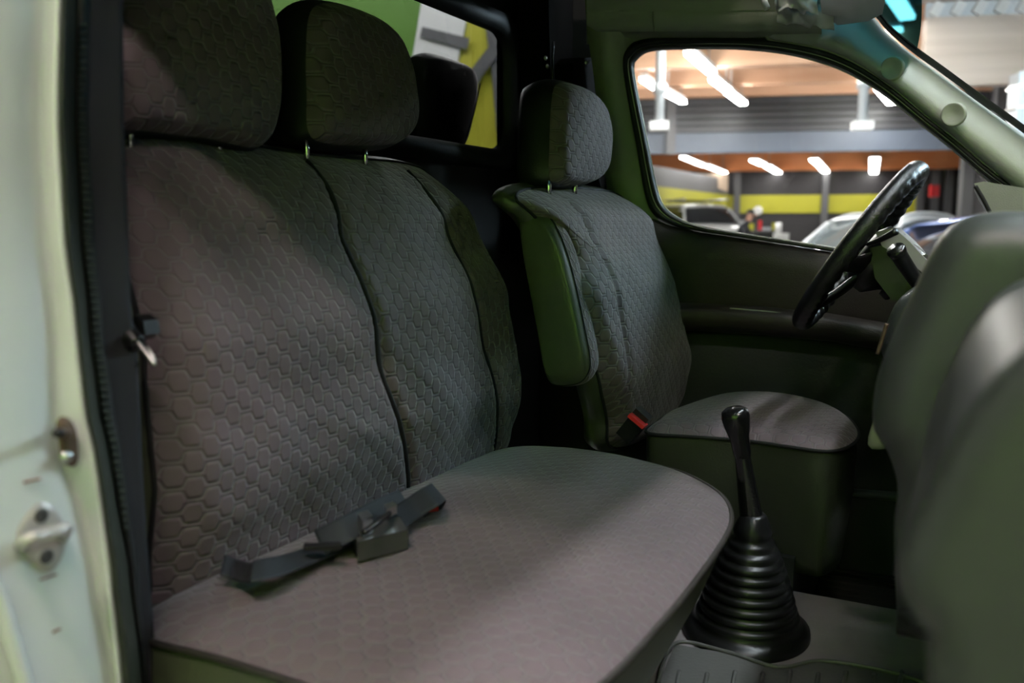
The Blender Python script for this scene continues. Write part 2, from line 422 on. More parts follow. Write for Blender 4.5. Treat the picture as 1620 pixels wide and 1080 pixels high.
# ================================================================== THE HALL (setting)
ZC = 5.0
struct(hbox('floor_hall', -16, 24, -10, 44, -.1, 0, 'concrete'), 'grey concrete floor of the workshop hall', 'floor')
def sheet_ribs(name, s0, s1, d0, d1, z, m, pitch=.3, h=.06):
    prof = []; s = s0
    while s < s1:
        prof += [(s, 0), (s + pitch * .4, 0), (s + pitch * .5, h), (s + pitch * .9, h)]; s += pitch
    rows = [[H(a, d, z + b) for a, b in prof] for d in (d0, d1)]
    return loft(name, rows, m, smooth=False, thick=.02)
struct(sheet_ribs('ceiling_hall', -16, 24, -10, 44, ZC, 'galv'), 'corrugated metal roof deck over the workshop hall', 'ceiling')
wf = hbox('wall_far', -16, 24, 42, 42.2, 0, ZC, 'hall_dark'); struct(wf, 'dark far hall wall with a yellow band')
def far_band(u0, u1, v0t, v0b):
    a = onH(u0, v0t, 41.9); b = onH(u1, v0t, 41.9)
    return a, b
for u0, u1 in ((1060, 1165), (1170, 1302), (1308, 1452)):
    a = onH(u0, 312, 41.9); b = onH(u1, 312, 41.9); sa, sb = (a - Vector((0, 0, a.z))).dot(E1), (b - Vector((0, 0, b.z))).dot(E1)
    hbox('yellow_panel', sa, sb, 41.93, 41.99, 2.10, 2.90, 'yellow', wf)
for u in (1166, 1305, 1455, 1478, 1500):
    a = onH(u, 300, 41.9); s_ = a.dot(E1); hbox('post', s_ - .14, s_ + .14, 41.7, 42, 0, 4.4, 'hall_post', wf)
struct(hbox('wall_left', -16.2, -16, -10, 44, 0, ZC, 'hall_dark'), 'dark left wall of the hall')
struct(hbox('wall_near', -16, 24, -6.2, -6, 0, ZC, 'lime'), 'lime green wall of the hall on the camera side')
wr = hbox('wall_right', 6.5, 6.7, -10, 21.3, 0, ZC, 'hall_dark'); struct(wr, 'dark right wall of the hall with coloured panels')
struct(hbox('wall_corner', 6.5, 24, 21.3, 21.5, 0, ZC, 'hall_dark'), 'dark return wall behind the right bay')
struct(hbox('wall_right_far', 24, 24.2, -10, 44, 0, ZC, 'hall_dark'), 'far right wall of the hall')
for k, d in enumerate((21.1, 19.3, 17.8)): hbox('post', 6.27, 6.5, d - .15, d + .15, 0, ZC, 'hall_post', wr)
# free-standing coloured partition beyond the van (seen through the cab's rear window)
cw_ = empty('wall_coloured', H(-4, 9, 0)); struct(cw_, 'lime, white and yellow painted hall partition with dark cross')
def cpan(name, pts, m, d=9.0, t=.06): return put(prism(name, [onH(u, v, d) for u, v in pts], Vector(), E2 * t, m), cw_)
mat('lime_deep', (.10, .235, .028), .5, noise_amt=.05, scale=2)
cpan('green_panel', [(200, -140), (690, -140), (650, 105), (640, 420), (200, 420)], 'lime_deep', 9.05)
cpan('white_panel', [(690, -140), (775, -140), (725, 90), (715, 420), (640, 420), (650, 105)], 'hall_white', 9.03)
cpan('grey_stripe', [(668, 42), (742, 60), (738, 78), (664, 58)], 'hall_post', 9.0, .02)
cpan('yellow_panel', [(775, -140), (900, -140), (900, 420), (715, 420), (725, 90)], 'yellow', 9.06)
cpan('dark_cross', [(757, -40), (785, -40), (803, 110), (812, 260), (790, 260), (778, 115)], 'hall_post', 9.0, .03)
cpan('dark_cross', [(830, 0), (846, 12), (762, 120), (700, 240), (690, 225), (745, 110)], 'hall_post', 8.97, .03)
wd4 = empty('window_unseen', H(6.45, 8, 4.1)); struct(wd4, 'unseen high strip of daylight windows in the right hall wall, put in for the cool light', 'window')  # unseen glowing panes put in for the cool light through the side window
for i in range(5): put(hbox('pane', 6.43, 6.45, 5.6 + i * 1.0, 6.54 + i * 1.0, 4.12, 4.9, 'daylight'), wd4)
put(hbox('frame', 6.455, 6.49, 5.5, 10.65, 4.05, 4.95, 'hall_post'), wd4)
# bulkhead of dark horizontal slats, hanging at 20.5 m
bk = empty('wall_bulkhead', H(0, 20.5, 3.1)); struct(bk, 'dark ribbed bulkhead hanging across the hall')
put(hbox('lower_panel', -16, 6.5, 20.45, 20.6, 3.08, 3.52, 'hall_blue'), bk)
for k in range(5): put(hbox('slat', -16, 6.5, 20.4 + .02 * (k % 2), 20.6, 3.53 + k * .145, 3.53 + k * .145 + .125, 'hall_slat', bevel=.02), bk)
put(hbox('backing', -16, 6.5, 20.55, 20.65, 3.08, 4.3, 'hall_dark'), bk)
for u in (1062, 905):
    s_ = onH(u, 200, 20.3).dot(E1); put(hbox('post', s_ - .1, s_ + .1, 20.25, 20.42, 3.05, 4.26, 'hall_post'), bk)
# glulam beams
for k, (d, zb, zt, wd_, lab) in enumerate(((15.8, 4.12, ZC, .3, 'nearest'), (18.3, 4.2, ZC, .25, 'middle'), (20.2, 4.25, ZC, .2, 'rear'), (9.5, 4.35, ZC, .3, 'overhead'))):
    b_ = hbox('glulam_beam', -16, 6.5, d - wd_ / 2, d + wd_ / 2, zb, zt, 'glulam')
    tag(b_, ('pale glulam roof beam with bright tube lights below it, top of the side window', 'pale glulam beam between the front beam and the dark bulkhead', 'thin pale glulam strip directly on top of the dark bulkhead', 'glulam beam high above the windscreen, nearest the van')[k], 'beam', 'glulam roof beams')
rb_ = hbox('glulam_beam', 3.8, 6.38, 14.9, 15.15, 3.60, 4.62, 'glulam_glare'); tag(rb_, 'deep glulam beam, paled for windscreen glare, above the windscreen pillar, right of the teal band', 'beam', 'glulam roof beams')
dk_ = empty('deck_strip', H(5, 15, 4.63), 'grey corrugated metal strip on top of the deep right beam', 'metal strip')
put(hbox('backing', 3.8, 6.36, 15.0, 15.05, 4.64, 4.86, 'galv'), dk_)
for k in range(8): put(box('rib', H(3.95 + k * .31, 14.97, 4.75), .15, .05, .22, 'hall_white', M=HM @ Matrix.Rotation(.5, 3, 'Y')), dk_)
tag(hbox('glulam_beam', 3.8, 6.38, 14.9, 15.1, 4.87, ZC, 'glulam_glare'), 'glulam board, paled for windscreen glare, above the corrugated strip, top right corner', 'beam', 'glulam roof beams')
tag(hbox('glulam_beam', -16, 24, 41.2, 41.6, 3.95, 4.75, 'glulam_far'), 'orange glulam beam along the far wall under the bulkhead', 'beam', 'glulam roof beams')
tag(hbox('glulam_beam', -16, 24, 34.0, 34.3, 4.15, 4.7, 'glulam_far'), 'orange glulam beam hanging in front of the far wall beam', 'beam', 'glulam roof beams')
# angled side wall with its yellow band at the far left
sw = empty('wall_side', H(-4, 34, 0)); struct(sw, 'slanting far side wall with yellow band and plywood panel')
pa, pb = onH(1000, 300, 30), onH(1150, 312, 41.5)
for nm, z0, z1, mm in (('lower_panel', 0, 2.15, 'hall_dark'), ('yellow_panel', 2.15, 2.9, 'yellow'), ('upper_panel', 2.9, 3.6, 'hall_post')):
    bm = bmesh.new(); q = [Vector((pa.x, pa.y, z0)), Vector((pb.x, pb.y, z0)), Vector((pb.x, pb.y, z1)), Vector((pa.x, pa.y, z1))]
    put(prism(nm, q, Vector(), E2 * .1, mm), sw); bm.free()
q = [onH(1096, 274, 40), onH(1152, 274, 40), onH(1151, 303, 40), onH(1122, 293, 40)]
put(prism('plywood_panel', q, Vector(), E2 * .08, 'plywood'), sw)

# ------------------------------------------------------------------ tube lights of the hall
def lamp(p0, p1, wd, em, label, group):
    p0, p1 = Vector(p0), Vector(p1); c = (p0 + p1) / 2; d = (p1 - p0); L = d.length; d.normalize(); sd = d.cross(Vector((0, 0, 1))).normalized()
    t = empty('tube_light', c, label, 'light', group); Mx = Matrix((sd, d, sd.cross(d))).transposed()
    put(box('housing', c + Vector((0, 0, .05)), wd * 1.15, L, .07, 'hall_white', M=Mx), t)
    bm = bmesh.new(); box_bm(bm, c - Vector((0, 0, .012)), wd, L * .98, .05, Mx); put(bmo('diffuser', bm, em), t)
    for e in (-.35, .35): put(tube('hanger', [c + d * L * e + Vector((0, 0, .08)), c + d * L * e + Vector((0, 0, ZC - c.z))], .012, 'steel', seg=6), t)
    return t
vis = [((1090, 82), (1126, 114), 4.05, .20, 'bright tube light at the top of the side window, upper of its row'),
       ((1128, 124), (1152, 143), 4.0, .20, 'bright tube light below the first one, middle of the side window top'),
       ((1152, 145), (1176, 163), 4.0, .20, 'bright tube light ending at the dark bulkhead edge'),
       ((1017, 124), (1050, 147), 4.0, .16, 'tube light at the left side of the window above the exhaust drop'),
       ((1052, 145), (1081, 161), 4.0, .16, 'short tube light right of the leftmost exhaust drop'),
       ((1393, 138), (1412, 162), 4.0, .3, 'glaring lamp half hidden by the windscreen pillar'),
       ((1410, -12), (1436, 28), 4.6, .30, 'tube light seen through the teal windscreen band, upper'),
       ((1414, 44), (1428, 62), 4.6, .30, 'tube light seen through the teal windscreen band, lower'),
       ((1080, 248), (1114, 262), 3.95, .3, 'far tube light at the left under the bulkhead'),
       ((1118, 262), (1147, 273), 3.9, .3, 'far tube light in line after the leftmost far one'),
       ((1192, 253), (1207, 260), 3.9, .4, 'short far tube light above the middle of the yellow band'),
       ((1213, 262), (1233, 274), 3.9, .4, 'far tube light right of the middle of the far wall'),
       ((1287, 252), (1296, 260), 3.9, .4, 'short far tube light above the second wall post'),
       ((1298, 262), (1309, 275), 3.9, .4, 'far tube light just above the second wall post'),
       ((1384, 250), (1382, 277), 3.85, .45, 'upright looking far tube light left of the steering wheel rim')]
for a, b, z, wd, lab in vis: lamp(on(*a, 'z', z), on(*b, 'z', z), wd * .7, 'tube_mid' if 3.96 < z < 4.5 else 'tube_far', lab, 'hall tube lights seen through the windows')
# the rows over the bay on the camera side and in front of the van
for x0, wd, lab in ((-.80, .16, 'wide tube light over the bay beside the open passenger door'), (1.2, .10, 'slim tube light over the bay beside the open passenger door')):
    lamp((x0, -1.25, 4.6), (x0 + 1.5, -1.25, 4.6), wd, 'tube_near', lab, 'tube lights beside the open door')
for k in range(2):
    y0 = .1 + k * 1.7
    lamp((1.0, y0, 4.45), (1.0, y0 + 1.5, 4.45), .16, 'tube_front', ('tube light in front of the van, on the passenger side', 'tube light in front of the van, on the driver side')[k], 'tube lights in front of the van')
for k in range(4):  # added out of view to brighten the green wall and its bounce
    x0 = -5.5 + k * 3.0
    t = lamp(H(x0, -5.2, 4.6), H(x0 + 1.6, -5.2, 4.6), .2, 'tube_wash', ('rearmost', 'second', 'third', 'foremost')[k] + ' added tube light, shielded and unseen, washing the lime green wall', 'added tube lights along the green wall')
    put(hbox('spill_shield', x0 - .1, x0 + 1.7, -5.02, -5.0, 4.25, 4.75, 'hall_white'), t)  # added plate that keeps the lamp's spill off the seat backs
for k in range(3):  # added above the view to light the coloured partition
    lamp(H(-5.6 + k * 1.9, 7.4, 4.75), H(-4.1 + k * 1.9, 7.4, 4.75), .2, 'tube_mid', 'added unseen tube light above the coloured partition, ' + ('over the green part', 'over the white part', 'over the yellow part')[k], 'added tube lights along the coloured wall')
for k in range(4):  # added out of view to brighten the beam faces
    lamp(H(-1.2 + 1.25 * k, 11.0, 4.6), H(-1.2 + 1.25 * k, 12.7, 4.6), .2, 'tube_mid', 'added unseen tube light in the bay beyond the driver side, ' + ('first', 'second', 'third', 'fourth')[k] + ' from the van', 'added tube lights in the bay beyond the van')

for k in range(4):  # added hidden lamps that brighten the far van, cabinet and wall
    lamp(H(-2.5 + 2.6 * k, 25.5, 4.65), H(-2.5 + 2.6 * k, 27.1, 4.65), .25, 'tube_mid', ('first', 'second', 'third', 'fourth')[k] + ' added tube light hidden behind the bulkhead, counted from the left', 'added tube lights behind the bulkhead')
# ------------------------------------------------------------------ hanging exhaust drops
def exhaust(u, vt, vb, d, label):
    p = onH(u, vb, d); t = onH(u, vt, d); e = empty('exhaust_drop', p, label, 'exhaust drop', 'hanging exhaust drops')
    put(tube('duct', [p + Vector((0, 0, .08)), Vector((p.x, p.y, ZC))], .075, 'galv', seg=16), e)
    put(box('outlet_box', p, .30, .24, .13, 'hall_white', bevel=.02, M=HM), e)
    put(tube('collar', [Vector((p.x, p.y, t.z)), Vector((p.x, p.y, t.z + .16))], .11, 'galv', seg=16), e)
exhaust(1043, 148, 199, 14.8, 'grey hanging duct with white outlet box at the window left edge')
exhaust(1364, 140, 199, 14.8, 'grey hanging duct with white outlet box under the pillar')

# ------------------------------------------------------------------ cars in the hall
def car(label, cat, loc, heading, L, Wd, secs, paint, glass, rails=False, pillar_n=3, name='car', cab=None):
    """secs: (x along length 0..1, z hood/belt, z roof or None, half width factor)"""
    root = empty(name, loc, label, cat); f = Vector((math.cos(heading), math.sin(heading), 0)); s = Vector((-f.y, f.x, 0)); o = Vector(loc)
    def W(x, y, z): return o + f * (x * L - L / 2) + s * (y * Wd / 2) + Vector((0, 0, z))
    rows = []
    for x, zb, zr, hw in secs:
        rows.append([W(x, y * hw, z) for y, z in ((-.86, .25), (-1, .45), (-1, zb * .75), (-.93, zb - .02), (-.8, zb), (0, zb + .02), (.8, zb), (.93, zb - .02), (1, zb * .75), (1, .45), (.86, .25))])
    put(loft('body', rows, paint), root)
    for e in (0, -1): put(pyd('end_panel', rows[e], [tuple(range(11))], paint, smooth=False), root)
    G = [q for q in secs if q[2]]
    grow = []
    for x, zb, zr, hw in G:
        grow.append([W(x, y * hw, z) for y, z in ((-.92, zb - .02), (-.88, zb + (zr - zb) * .45), (-.76, zr - .06), (-.64, zr - .01), (0, zr + .02), (.64, zr - .01), (.76, zr - .06), (.88, zb + (zr - zb) * .45), (.92, zb - .02))])
    put(loft('glasshouse', grow, glass), root)
    top = [q for q in grow[cab[0]:cab[1]]]
    put(loft('roof', [[p + Vector((0, 0, .012)) for p in r[2:7]] for r in top], paint, thick=.02), root)
    for sd in (0, -1):
        for gi in ([0, cab[0]], [cab[0], cab[1] - 1], [cab[1] - 1, len(grow) - 1]):
            pts = [grow[i][2 if sd == 0 else 6] for i in range(gi[0], gi[1] + 1)]
            if gi[0] == 0: pts = [grow[0][0 if sd == 0 else 8]] + [grow[cab[0]][2 if sd == 0 else 6]]
            if gi[1] == len(grow) - 1 and gi[0] != 0: pts = [grow[gi[0]][2 if sd == 0 else 6], grow[-1][0 if sd == 0 else 8]]
            if len(pts) > 1: put(tube('pillar', pts if len(pts) > 2 else [pts[0], pts[0].lerp(pts[1], .5), pts[1]], .045, paint, seg=6), root)
        mid = grow[(cab[0] + cab[1]) // 2]
        put(tube('pillar', [mid[0 if sd == 0 else 8], mid[1 if sd == 0 else 7], mid[2 if sd == 0 else 6]], .05, 'black_plastic', seg=6), root)
        m_ = W(G[0][0] + .05, (-1.08 if sd == 0 else 1.08), G[0][1] + .06)
        put(box('mirror', m_, .16, .22, .15, paint, bevel=.04, M=Matrix((f, s, Vector((0, 0, 1)))).transposed()), root)
        for wx in (.18, .8):
            c = W(wx, -.97 if sd == 0 else .97, .33); wh = put(lathe('wheel', [(.0, -.1), (.2, -.11), (.33, -.09), (.33, .09), (.2, .11), (.0, .1)], c, s, 'tyre', seg=20), root)
        if rails:
            a = [r[3 if sd == 0 else 5] + Vector((0, 0, .05)) for r in top]
            put(tube('roof_rail', [a[0] - Vector((0, 0, .05))] + a[1:-1] + [a[-1] - Vector((0, 0, .05))], .025, 'hall_white', seg=6), root)
    return root
suv = [(0, .7, None, .8), (.02, .78, None, .92), (.10, .9, None, .98), (.25, .98, 1.02, 1), (.42, 1.0, 1.56, 1), (.55, 1.0, 1.64, 1), (.75, 1.02, 1.62, 1), (.9, 1.03, 1.52, .98), (.985, 1.0, 1.05, .94), (1, .7, None, .9)]
pc = H(0, 0, 0); ps = on(1390, 400, 'z', 1.0); 
def hh(u, d): p = onH(u, 360, d); return (p.x, p.y, 0)
hd = math.atan2(FH.y, FH.x)
car('silver estate car with white roof rails outside the side window', 'car', hh(1385, 16.2), hd + math.radians(125) + pi, 4.6, 1.85, suv, 'car_silver', 'car_glass', True, cab=(1, 5))
car('blue car with curved roof behind the dashboard', 'car', hh(1560, 9.6), hd + math.radians(112) + pi, 4.2, 1.75, [(a, b * .96, c * .93 if c else None, h) for a, b, c, h in suv], 'car_blue', 'dark_glass', False, cab=(1, 5))
# white van in the background
vz = [(0, 1.0, None, .85), (.02, 1.3, None, .95), (.10, 1.45, None, 1), (.14, 1.56, 1.62, 1), (.24, 1.6, 2.12, 1), (.32, 1.6, 2.22, 1), (.7, 1.6, 2.26, 1), (.98, 1.6, 2.22, 1), (1, .9, None, .97)]
v_ = car('white van with roof rack standing by the far yellow wall', 'van', hh(1094, 33), hd + math.radians(12), 5.0, 2.25, vz, 'car_white', 'dark_glass', False, name='van', cab=(1, 5))
pv = Vector(hh(1094, 33)); f_ = Vector((math.cos(hd + .21), math.sin(hd + .21), 0)); s_ = Vector((-f_.y, f_.x, 0))
for k in range(3):
    c = pv + f_ * (-.2 + k * .7 - .4) + Vector((0, 0, 2.38)); put(tube('rack_bar', [c - s_ * .85, c, c + s_ * .85], .03, 'black_plastic', seg=6), v_)
for e in (-1, 1): put(tube('rack_rail', [pv + f_ * -1.2 + s_ * .8 * e + Vector((0, 0, 2.42)), pv + f_ * 0 + s_ * .8 * e + Vector((0, 0, 2.42)), pv + f_ * 1.4 + s_ * .8 * e + Vector((0, 0, 2.42))], .04, 'car_white', seg=6), v_)

# workbench and what stands on it, by the far wall
wb_p = Vector(hh(1206, 30)); wb = empty('workbench', wb_p, 'dark workbench at the far wall between white van and silver car', 'workbench')
put(box('bench_top', wb_p + Vector((0, 0, 1.33)), 1.05, .6, .05, 'hall_post', M=HM), wb)
put(box('bench_cabinet', wb_p + Vector((0, 0, .68)), .95, .55, 1.22, 'black_plastic', M=HM), wb)
for sx in (-.5, .5): put(box('bench_leg', wb_p + E1 * sx + Vector((0, 0, .65)), .05, .55, 1.3, 'hall_post', M=HM), wb)
def bench_item(name, ds, w_, h_, m, label, cat):
    tag(box(name, wb_p + E1 * ds + Vector((0, 0, 1.355 + h_ / 2)), w_, .25, h_, m, bevel=.03, M=HM), label, cat)
bench_item('yellow_box', -.36, .17, .22, 'yellow', 'small yellow box on the left end of the workbench', 'box')
bench_item('red_can', -.08, .10, .32, 'red', 'small red can on the middle of the workbench', 'can')
bench_item('parts_tray', .13, .26, .10, 'galv', 'grey parts tray on the workbench beside the red can', 'tray')
bench_item('tool_case', .40, .18, .24, 'yellow', 'pale yellow case on the right end of the workbench', 'case')
wd_p = Vector(hh(1236, 27)); cab_ = empty('white_cabinet', wd_p, 'low white cabinet between the workbench and the silver car', 'cabinet')
put(box('body', wd_p + Vector((0, 0, .64)), .40, .4, 1.28, 'white', bevel=.02, M=HM), cab_)
put(box('door', wd_p - E2 * .21 + Vector((0, 0, .64)), .34, .03, 1.15, 'hall_white', bevel=.01, M=HM), cab_)
put(tube('canister', [wd_p + E1 * -.08 + Vector((0, 0, 1.28)), wd_p + E1 * -.08 + Vector((0, 0, 1.58))], .09, 'white', seg=14), cab_)
cl_p = onH(1199, 333, 41.8); ck = empty('wall_clock', cl_p, 'small white round clock on the yellow band', 'clock')
put(lathe('face', [(0, .05), (.16, .05), (.2, .03), (.2, 0)], cl_p, -E2, 'white', seg=20), ck)
put(box('hand', cl_p - E2 * .06 + Vector((0, 0, .05)), .02, .02, .12, 'black_plastic', M=HM), ck)
rb_p = onH(1478, 302, 40); rb = empty('red_wall_box', rb_p, 'red box hanging on the far wall right of the steering wheel', 'box')
put(box('case', rb_p, .34, .25, .48, 'red', bevel=.04, M=HM), rb); put(box('lid', rb_p - E2 * .14 + Vector((0, 0, .1)), .28, .03, .16, 'red', bevel=.01, M=HM), rb)
# person in dark clothes leaning over the workbench
def person(base, face, label):
    f = face.normalized(); l = Vector((-f.y, f.x, 0)); o = Vector(base)
    V = []; E = []; R = []
    def add(p, r, par=None):
        V.append(o + f * p[0] + l * p[1] + Vector((0, 0, p[2]))); R.append(r); i = len(V) - 1
        if par is not None: E.append((par, i))
        return i
    pel = add((0, 0, .98), .15); sp = add((.08, 0, 1.18), .145, pel); ch = add((.20, 0, 1.40), .165, sp); nk = add((.29, 0, 1.56), .06, ch); hd1 = add((.33, 0, 1.66), .085, nk); hd2 = add((.37, 0, 1.79), .08, hd1)
    for e in (-1, 1):
        hp = add((-.02, .10 * e, .90), .105, pel); kn = add((.05, .12 * e, .50), .07, hp); an = add((-.03, .12 * e, .10), .05, kn); add((.14, .13 * e, .05), .045, an)
        sh = add((.21, .19 * e, 1.45), .075, ch); el = add((.34, .24 * e, 1.20), .052, sh); wr = add((.58, .17 * e, 1.16), .036, el); pm = add((.65, .15 * e, 1.15), .036, wr)
        for k in range(4):
            a_ = add((.71, (.15 + (.5 - k / 3) * .05) * e, 1.14), .010, pm); add((.75 - .008 * abs(k - 1), (.15 + (.5 - k / 3) * .055) * e, 1.12), .009, a_)
        t_ = add((.66, (.15 - .05) * e, 1.15), .011, pm); add((.69, (.15 - .06) * e, 1.14), .010, t_)
    me = bpy.data.meshes.new('person'); me.from_pydata([tuple(v) for v in V], E, []); ob = bpy.data.objects.new('person_skin', me); COL.objects.link(ob)
    md = ob.modifiers.new('skin', 'SKIN'); sv = me.skin_vertices[0].data
    for i, r in enumerate(R): sv[i].radius = (r, r); sv[i].use_root = (i == 0)
    ob.modifiers.new('sub', 'SUBSURF').levels = 1
    dg = bpy.context.evaluated_depsgraph_get(); m2 = bpy.data.meshes.new_from_object(ob.evaluated_get(dg)); bpy.data.objects.remove(ob)
    for mm in ('cloth_dark', 'skin'): m2.materials.append(MATS[mm])
    hc = V[5]; ws = [v for v, r in zip(V, R) if r < .04]
    for p in m2.polygons:
        p.use_smooth = True; c = p.center
        p.material_index = 1 if (c.z > o.z + 1.60 or min((c - q).length for q in ws) < .05) else 0
    ob = bpy.data.objects.new('person', m2); COL.objects.link(ob); tag(ob, label, 'person')
    rows = []
    for i in range(7):
        a = pi / 2 * i / 6; rows.append([hc + Vector((0, 0, .015)) - f * .015 + (f * math.cos(2 * pi * k / 16) + l * math.sin(2 * pi * k / 16)) * (.102 * math.cos(a)) + Vector((0, 0, .095 * math.sin(a) - .02)) for k in range(16)])
    h_ = loft('hair', rows, 'black_plastic', closed_u=True); h_.parent = ob
    for e in (-1, 1):
        y_ = lathe('eye', [(0, .008), (.008, .005), (.012, 0)], hc + f * .085 + l * .033 * e - Vector((0, 0, .03)), f, 'white', seg=10); y_.parent = ob
    n_ = tube('nose', [hc + f * .085 - Vector((0, 0, .03)), hc + f * .115 - Vector((0, 0, .07)), hc + f * .09 - Vector((0, 0, .08))], .012, 'skin', seg=6); n_.parent = ob
    return ob
person(Vector(hh(1163, 22)), E1 - E2 * .35, 'person in dark clothes leaning towards the workbench by the far wall')
# bright roller door and duct to the right, seen over the windscreen pillar
dq = onH(1626, 150, 14.4); dk = empty('ventilation_duct', dq, 'pale blue ventilation duct at the right edge above the pillar', 'duct')
put(box('duct_body', dq + Vector((0, 0, -.15)), .40, .4, .9, 'galv', bevel=.05, M=HM), dk)
put(box('duct_elbow', dq + E1 * .4 + Vector((0, 0, .3)), 1.0, .42, .35, 'galv', bevel=.08, M=HM @ Matrix.Rotation(-.5, 3, 'Y')), dk)
for k in range(3): put(box('flange', dq + Vector((0, 0, -.5 + .3 * k)), .45, .45, .03, 'steel', M=HM), dk)

# ================================================================== THE VAN CAB (setting)
def colm(pts, x, n=44, v0=-500, v1=1500, du=0):
    us = [p[0] for p in pts]; vs = [p[1] for p in pts]
    return [on(interp(v0 + (v1 - v0) * k / (n - 1), vs, us) + du, v0 + (v1 - v0) * k / (n - 1), 'x', x) for k in range(n)]
L1 = [(70, 0), (62, 180), (68, 360), (84, 520), (84, 640), (90, 720), (122, 790), (148, 900), (178, 1080)]
L2 = [(93, 0), (89, 180), (98, 360), (118, 520), (130, 640), (147, 720), (158, 790), (172, 900), (190, 1080)]
L3 = [(122, 0), (120, 180), (128, 360), (143, 520), (157, 640), (174, 720), (186, 790), (205, 900), (226, 1080)]
L4 = [(140, 0), (138, 180), (148, 360), (162, 520), (176, 640), (191, 720), (201, 790), (216, 900), (233, 1080)]
cols = [colm(L1, -.735, du=-900), colm(L1, -.735, du=-300), colm(L1, -.735, du=-120), colm(L1, -.736, du=-60), colm(L1, -.738, du=-18), colm(L1, -.748, du=-3), colm(L1, -.752, du=3),
        colm(L1, -.744, du=12), colm(L2, -.734, du=-6), colm(L2, -.730, du=-1), colm(L2, -.738, du=4)]
jamb = loft('trim_1', cols, 'paint'); struct(jamb, 'pale painted door pillar at the left edge of the picture', 'pillar')
sl = [colm(L2, -.738, du=3), colm(L2, -.728, du=8), colm(L3, -.738, du=-16), colm(L3, -.752, du=-7), colm(L3, -.775, du=0)]
seal = loft('trim_2', sl, 'rubber_olive'); struct(seal, 'olive rubber door seal along the painted pillar', 'seal')
rs = [colm(L3, -.775, du=-2), colm(L3, -.765, du=4), colm(L4, -.765, du=-4), colm(L4, -.80, du=3), colm(L4, -.95, du=6)]
rib = loft('trim_3', rs, 'rubber'); struct(rib, 'black ribbed edge trim beside the olive door seal', 'trim')
vs = []; fs = []
for k in range(70):
    v = 40 + k * 11.5
    a = on(interp(v, [p[1] for p in L3], [p[0] for p in L3]) + 3, v, 'x', -.762); b = on(interp(v, [p[1] for p in L4], [p[0] for p in L4]) - 3, v + 1, 'x', -.762)
    i = len(vs); hz = Vector((0, 0, .0022)); vs += [a - hz, b - hz, b + hz, a + hz, a - hz + Vector((.004, -.002, .001)), b - hz + Vector((.004, -.002, .001)), b + hz + Vector((.004, -.002, -.001)), a + hz + Vector((.004, -.002, -.001))]
    fs += [(i + 4, i + 5, i + 6, i + 7), (i, i + 1, i + 5, i + 4), (i + 2, i + 3, i + 7, i + 6), (i + 1, i + 2, i + 6, i + 5), (i, i + 4, i + 7, i + 3)]
tt = pyd('teeth', vs, fs, 'rubber_olive', rib, False); tt['kind'] = 'stuff'
# striker, door switch, scratches: bolted to the pillar
st = on(72, 850, 'x', -.735); stk = empty('door_striker', st, 'pale metal door striker loop on the painted pillar', 'door striker')
def jp(u, v, dx=0): return on(u, v, 'x', -.735 + dx)
pl = Pillow([(p.y, p.z) for p in [jp(*q) for q in ((62, 795), (82, 800), (100, 828), (106, 850), (98, 880), (84, 900), (68, 903), (42, 882), (26, 860), (28, 838), (44, 812))]], .005, .001, lambda a, b, c: (-.737 + c, a, b), roll=.002, N=60)
pf = put(pl.front('plate', 'zinc', nr=8), stk); sub(pl.band('plate_edge', 'zinc', bow=0, steps=2, back=False), pf)
put(tube('loop', [jp(34, 862), jp(36, 858, .03), jp(48, 852, .042), jp(72, 846, .042), jp(98, 838, .042), jp(104, 838, .03), jp(98, 848, 0)], .0062, 'zinc', seg=10), stk)
for q in ((66, 815), (74, 880)): put(lathe('screw', [(0, .001), (.003, .001), (.0055, .0018), (.007, 0)], jp(*q, .004), (1, 0, 0), 'buckle', seg=16), stk)
sp_ = on(104, 700, 'x', -.735); sw_ = empty('door_switch', sp_, 'rusty oval door light switch on the painted pillar', 'switch')
pl = Pillow([(p.y, p.z) for p in [jp(*q) for q in ((98, 659), (110, 664), (118, 684), (121, 715), (118, 735), (108, 737), (99, 728), (95, 700), (91, 672))]], .006, .001, lambda a, b, c: (-.737 + c, a, b), roll=.002, N=50)
pf = put(pl.front('plate', 'rust', nr=8), sw_); sub(pl.band('plate_edge', 'rust', bow=0, steps=2, back=False), pf)
put(tube('plunger', [jp(104, 683, 0), jp(97, 684, .016)], .0055, 'rust', seg=12), sw_)
put(tube('plunger_tip', [jp(97, 684, .016), jp(90, 685, .030)], .0042, 'black_plastic', seg=12), sw_)
put(lathe('screw', [(0, .005), (.004, .005), (.006, 0)], jp(105, 722, .004), (1, 0, 0), 'steel', seg=14), sw_)
for k, (a, b) in enumerate((((38, 763), (64, 757)), ((63, 917), (90, 908)), ((84, 1000), (96, 994)))):
    o = tube('scratch', [jp(*a, .0003), jp((a[0] + b[0]) / 2, (a[1] + b[1]) / 2, .0006), jp(*b, .0003)], .0009, 'red_mark', seg=5); o.parent = jamb

tube('edge_bead', [jp(-60, 820, .004), jp(-8, 930, .006), jp(18, 1010, .006), jp(48, 1110, .006), jp(90, 1250, .004)], .007, 'paint', jamb, seg=10)
